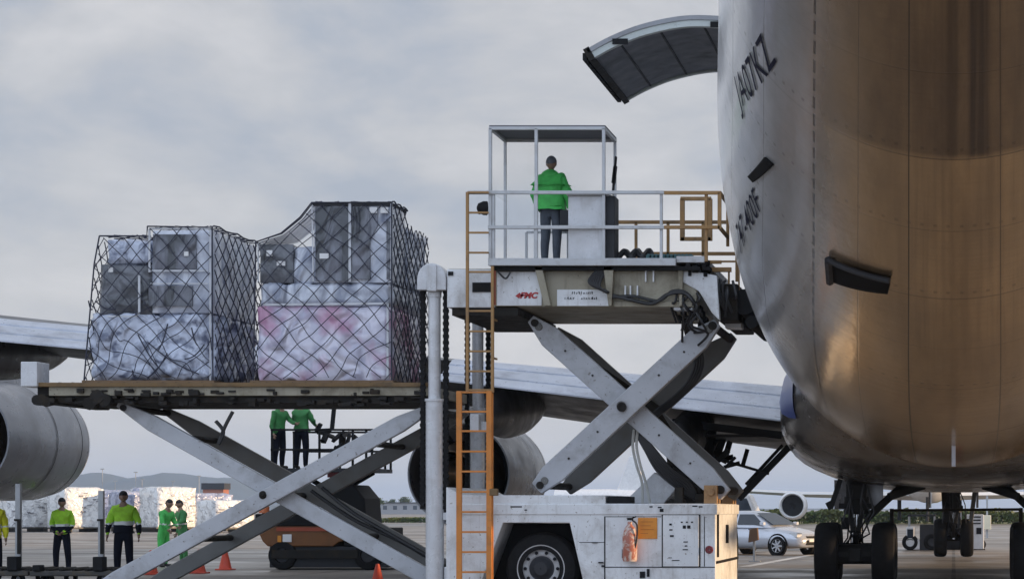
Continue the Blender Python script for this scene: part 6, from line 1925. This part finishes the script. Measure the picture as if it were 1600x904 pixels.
# tow bar across the gear
tb = thing('tow_bar', (0.6, 60, 0), 'long dark bar spanning between the main landing gears', 'tow bar')
MB().tube([(-1.6, 60, 1.47), (1.75, 60, 1.50)], 0.035, 10).build('bar', M_grease, tb)
MB().box(-1.66, -1.56, 59.9, 60.1, 0, 1.52).box(1.70, 1.80, 59.9, 60.1, 0, 1.54).build('bar_stand', M_grease, tb)
g1 = MB().box(ux(1546), ux(1556), 140, 140.6, 0.6, 2.2)
sg_ = thing('equipment_cabinet', ((1551 - VX) / F * 120, 120, 0), 'small sunlit cream cabinet on a pole before the green hedge', 'cabinet')
Xc = (1544 - VX) / F * 120
MB().box(Xc - 0.25, Xc + 0.15, 120, 120.3, 0.45, 1.2).build('cabinet', mat('cream_cabinet', (0.75, 0.68, 0.5), 0.5), sg_, bevel=0.02)
MB().box(Xc - 0.1, Xc, 120.3, 120.4, 0.0, 2.2).build('pole', M_post, sg_)

# ------------------------------------------------------------------ wrapped cargo row on the far apron
M_bright = film_mat('white_wrapped_cargo', (0.74, 0.74, 0.73), (0.42, 0.42, 0.43), 0.3, 0.5, 2.2)
M_bluew = film_mat('shade_tinted_wrapped_cargo', (0.42, 0.45, 0.58), (0.16, 0.18, 0.27), 0.35, 0.6, 2.0)  # darker bluish copy of the white wrap, shade put into the colour
rows = [(-62, 154, 2.7, 52, 0, 'at the left frame edge, partly hidden by the yellow jacket'), (35, 154, 2.5, 50, 0, 'behind the left grey post'), (118, 153, 2.95, 52, 0, 'between the clasped-hands worker and the right grey post'), (212, 157, 2.7, 48, 1, 'directly behind the broad worker'), (262, 154, 3.0, 50, 0, 'behind the two green suited workers'), (322, 160, 2.6, 46, 1, 'below the terracotta hut, seen through the scissor arms'), (352, 150, 2.1, 50, 0, 'low, behind the crossing scissor arms left of the orange truck'),
        (88, 178, 3.0, 30, 1, 'further back between two bright stacks'), (172, 180, 3.0, 20, 1, 'further back right of the grey post'), (236, 182, 3.2, 25, 1, 'further back right of the broad worker')]
for i, (px, D, hh, yaw, kind, where) in enumerate(rows):
    X = (px - VX) / F * D
    t = thing('wrapped_cargo_stack', (X, D, 0), ('white' if kind == 0 else 'shade-tinted blue-grey') + ' film-wrapped cargo stack ' + where, 'cargo stack', 'wrapped cargo stacks on the far apron', R(yaw))
    o = thing_loc = Vector((X, D, 0))
    m_ = MB().puffy(X - 1.5, X + 1.5, D - 1.15, D + 1.15, 0.32, hh, 0.06, 0.3, 1.6, i * 3.0, 0.06)
    m_.build('wrapped_load', M_bright if kind == 0 else M_bluew, t, smooth=True, angle=60)
    MB().box(X - 1.55, X + 1.55, D - 1.2, D + 1.2, 0.22, 0.32).box(X - 1.2, X - 0.9, D - 1.1, D + 1.1, 0, 0.22).box(X + 0.9, X + 1.2, D - 1.1, D + 1.1, 0, 0.22).build('stack_base', M_dolly, t)
    g = MB()
    rg = random.Random(i)
    for k in range(14):
        a, b = rg.uniform(-1.4, 1.2), rg.uniform(0.5, hh - 0.4)
        g.box(X + a, X + a + rg.uniform(0.08, 0.4), D - 1.22, D - 1.12, b, b + rg.uniform(0.03, 0.09))
    g.build_each('print_mark', mat('grey_print', (0.2, 0.2, 0.22), 0.6, var=0), t)

# thin light masts far off
for i, (px, yt, w) in enumerate(((160, 733, 'leftmost'), (180, 752, 'second from left'), (212, 738, 'third from left, the tallest'), (222, 749, 'fourth from left, close beside the tallest'), (270, 752, 'second from right'), (311, 744, 'rightmost'))):
    D = 620
    X = (px - VX) / F * D
    z = H + (VY - yt) / F * D
    t = thing('light_mast', (X, D, 0), 'thin pale light mast before the hazy hills, ' + w, 'light mast', 'light masts before the hills')
    MB().tube([(X, D, 0), (X, D, z)], [0.16, 0.09], 6).build('pole', M_post, t)
    MB().box(X - 0.5, X + 0.5, D - 0.1, D + 0.1, z, z + 0.3).build('lamp_head', M_post, t)

# far buildings
D = 700
X0, X1 = (560 - VX) / F * D, (690 - VX) / F * D
b = thing('terminal_building', ((X0 + X1) / 2, D + 5, 0), 'long low grey building with small windows beyond the apron', 'building')
M_bw = mat('grey_render', (0.34, 0.34, 0.35), 0.8)
MB().box(X0, X1, D, D + 12, 0, 3.4).build('wall', M_bw, b)
MB().box(X0 - 0.4, X1 + 0.4, D - 0.4, D + 12.4, 3.4, 3.65).build('roof', M_dkgrey, b)
for k in range(8):
    X = X0 + 2 + k * (X1 - X0 - 4) / 7
    MB().box(X - 0.6, X + 0.6, D - 0.04, D + 0.04, 1.4, 2.6).build('window', M_glass, b)
D = 520
X = (333 - VX) / F * D
b = thing('terracotta_hut', (X, D + 2, 0), 'small terracotta walled hut with dark roof above the cargo row', 'hut')
MB().box(X - 2.3, X + 2.3, D, D + 4, 0, 6.0).build('wall', mat('terracotta_wall', (0.36, 0.14, 0.09), 0.8), b)
MB().box(X - 2.6, X + 2.6, D - 0.3, D + 4.3, 6.0, 7.4).build('roof', M_dkgrey, b)
MB().box(X - 0.6, X + 0.4, D - 0.05, D + 0.05, 3.6, 4.8).build('window', M_glass, b)

# hedge and trees
M_leaf = mat('hedge_leaf', (0.055, 0.10, 0.02), 0.7, var=0.5, vscale=0.6, col2=(0.13, 0.14, 0.03), c2_scale=0.25)
def leaves(mb, fn, n, size, rg):
    for k in range(n):
        p = fn(rg)
        a = Vector((rg.uniform(-1, 1), rg.uniform(-1, 1), rg.uniform(-0.6, 1))).normalized()
        u = a.orthogonal().normalized() * size * rg.uniform(0.5, 1.2)
        w = a.cross(u).normalized() * size * rg.uniform(0.4, 0.9)
        p = Vector(p)
        mb.add([p - u, p + w, p + u, p - w], [(0, 1, 2, 3)])
rg = random.Random(21)
def hedge_pt(rg, xa, xb, D, hmax):
    x = rg.uniform(xa, xb)
    hh = hmax * (0.78 + 0.3 * noise.noise(Vector((x * 0.35, 2.0, 0))) + 0.12 * noise.noise(Vector((x * 1.9, 5.0, 0))))
    return (x, D + rg.uniform(-1.2, 1.2), rg.uniform(0, 1) ** 0.7 * hh)
g = MB()
leaves(g, lambda r_: hedge_pt(r_, -26, 16, 243, 1.75), 9000, 0.20, rg)
hg = g.build('hedge', M_leaf, None, fix=False)
tag(hg, 'low green hedge running along the far edge of the apron', 'hedge', kind='stuff')
g = MB()
leaves(g, lambda r_: hedge_pt(r_, -66, -54, 260, 0.7), 2200, 0.16, rg)
tag(g.build('shrubs', M_leaf, None, fix=False), 'strip of low shrubs before the grey building', 'shrubs', kind='stuff')
M_tleaf = mat('tree_leaf', (0.045, 0.08, 0.02), 0.7, var=0.5, vscale=0.5)
M_bark = mat('tree_bark', (0.10, 0.075, 0.05), 0.9)
for i, (px, D, hh, rr, w) in enumerate(((588, 640, 4.6, 2.0, 'leftmost dark tree beside the grey building'), (610, 900, 5.6, 2.3, 'tree rising behind the grey building, left of two'), (632, 900, 6.3, 2.6, 'tallest tree rising behind the grey building'))):
    X = (px - VX) / F * D
    t = thing('tree', (X, D, 0), w, 'tree', 'trees by the grey building')
    g = MB().tube([(X, D, 0), (X + 0.1, D, hh * 0.5), (X, D, hh * 0.8)], [0.25, 0.18, 0.06], 7)
    for k in range(5):
        q = k * 1.26
        g.tube([(X, D, hh * 0.45), (X + rr * 0.6 * math.cos(q), D + rr * 0.6 * math.sin(q), hh * 0.75)], [0.1, 0.03], 5)
    g.build('trunk', M_bark, t)
    g = MB()
    cl = [Vector((X + rg.uniform(-rr, rr) * 0.7, D + rg.uniform(-rr, rr) * 0.7, hh * rg.uniform(0.5, 0.95))) for _ in range(14)]
    def tp(r_):
        c = r_.choice(cl)
        return (c.x + r_.gauss(0, rr * 0.22), c.y + r_.gauss(0, rr * 0.22), min(hh, max(0.6, c.z + r_.gauss(0, rr * 0.18))))
    leaves(g, tp, 1400, 0.22, rg)
    g.build('crown', M_tleaf, t, fix=False)

# a far airliner head on, wing and engine showing below ours
D = 215.0
def fx(px): return (px - VX) / F * D
def fz(py): return H + (VY - py) / F * D
fa = thing('parked_airliner', (fx(1450), D, 0), 'distant white airliner parked nose on, with one round engine under its wing', 'aircraft')
M_far = mat('far_airliner_paint', (0.80, 0.80, 0.80), 0.35, coat=0.2)
rings = []
for y, r in ((-9, 0.3), (-8, 1.2), (-6, 2.2), (-2, 2.9), (4, 3.0), (25, 3.0), (40, 1.2)):
    rings.append([Vector((fx(1450) + r * math.cos(q), D + y, 5.4 + r * 1.1 * math.sin(q))) for q in [2 * math.pi * k / 28 for k in range(28)]])
MB().loft(rings).build('fuselage', M_far, fa, smooth=True, angle=60)
for s_ in (-1, 1):
    rr = []
    for X, le, te, z, th in ((0, 2, 14, 2.75, 0.9), (12, 8, 15, 2.95, 0.55), (28, 18, 22, 3.9, 0.25)):
        rr.append([Vector((fx(1450) + s_ * X, D + le, z)), Vector((fx(1450) + s_ * X, D + le + (te - le) * 0.3, z + th * 0.5)), Vector((fx(1450) + s_ * X, D + te, z)), Vector((fx(1450) + s_ * X, D + le + (te - le) * 0.3, z - th * 0.5))])
    MB().loft(rr).build('wing', M_far, fa)
    xe_ = fx(1450) + s_ * 12.6
    n = MB().lathe([(1.0, 0.9), (1.03, 0.2), (1.12, -0.02), (1.24, 0.12), (1.32, 0.9), (1.34, 2.0), (1.2, 3.6), (0.95, 4.6)], (xe_, D - 1.2, 1.85), (0, 1, 0), 36).build('nacelle', M_far, fa, smooth=True, angle=60)
    MB().lathe([(0.02, 0.75), (1.0, 0.8)], (xe_, D - 1.2, 1.85), (0, 1, 0), 30).lathe([(0.01, 0.3), (0.3, 0.75)], (xe_, D - 1.2, 1.85), (0, 1, 0), 16).build('fan', M_black, n)
    MB().prismx([(D + 0.4, 3.0), (D + 8, 3.0), (D + 10, 2.7), (D + 3, 2.6)], xe_ - 0.15, xe_ + 0.15).build('pylon', M_far, fa)
g = MB()
for X in (-3, 3):
    g.tube([(fx(1450) + X, D + 14, 0.4), (fx(1450) + X, D + 14, 3.0)], 0.2, 8)
g.tube([(fx(1450), D - 4, 0.4), (fx(1450), D - 4, 3.0)], 0.15, 8)
g.build('gear_strut', M_gear, fa)

# a second airliner further off: only its sunlit fin shows between the scissor legs
D = 420.0
X = (988 - VX) / F * D
ft = thing('distant_airliner', (X, D + 10, 0), 'far airliner whose sunlit white fin shows behind the right scissor legs', 'aircraft')
fz2 = lambda py: H + (VY - py) / F * D
MB().prism([((958 - VX) / F * D, fz2(782)), ((984 - VX) / F * D, fz2(712)), ((998 - VX) / F * D, fz2(712)), ((1008 - VX) / F * D, fz2(782))], D - 0.3, D + 0.3).build('tail_fin', M_far, ft, bevel=0.1)
rings = []
for k, (x, r) in enumerate(((-14, 2.0), (-4, 2.0), (3, 1.5), (8, 0.4))):
    rings.append([Vector((X + x, D + r * math.cos(q), 3.2 + 0.06 * max(0, x) + r * math.sin(q))) for q in [2 * math.pi * i / 24 for i in range(24)]])
MB().loft(rings).build('fuselage', M_far, ft, smooth=True, angle=60)
MB().tube([(X - 10, D, 0), (X - 10, D, 2.0)], 0.3, 8).build('gear_strut', M_gear, ft)

# ------------------------------------------------------------------ thin air
hz = bpy.data.materials.new('haze_air'); hz.use_nodes = True
ht = hz.node_tree
for n in list(ht.nodes):
    if n.type != 'OUTPUT_MATERIAL': ht.nodes.remove(n)
pv = ht.nodes.new('ShaderNodeVolumePrincipled')
pv.inputs['Color'].default_value = (0.52, 0.70, 1.0, 1)
pv.inputs['Density'].default_value = 0.00013
ht.links.new(pv.outputs[0], [n for n in ht.nodes if n.type == 'OUTPUT_MATERIAL'][0].inputs['Volume'])
hb = MB().box(-9500, 9500, -600, 14500, -4, 130).build('haze', hz)
tag(hb, kind='stuff')
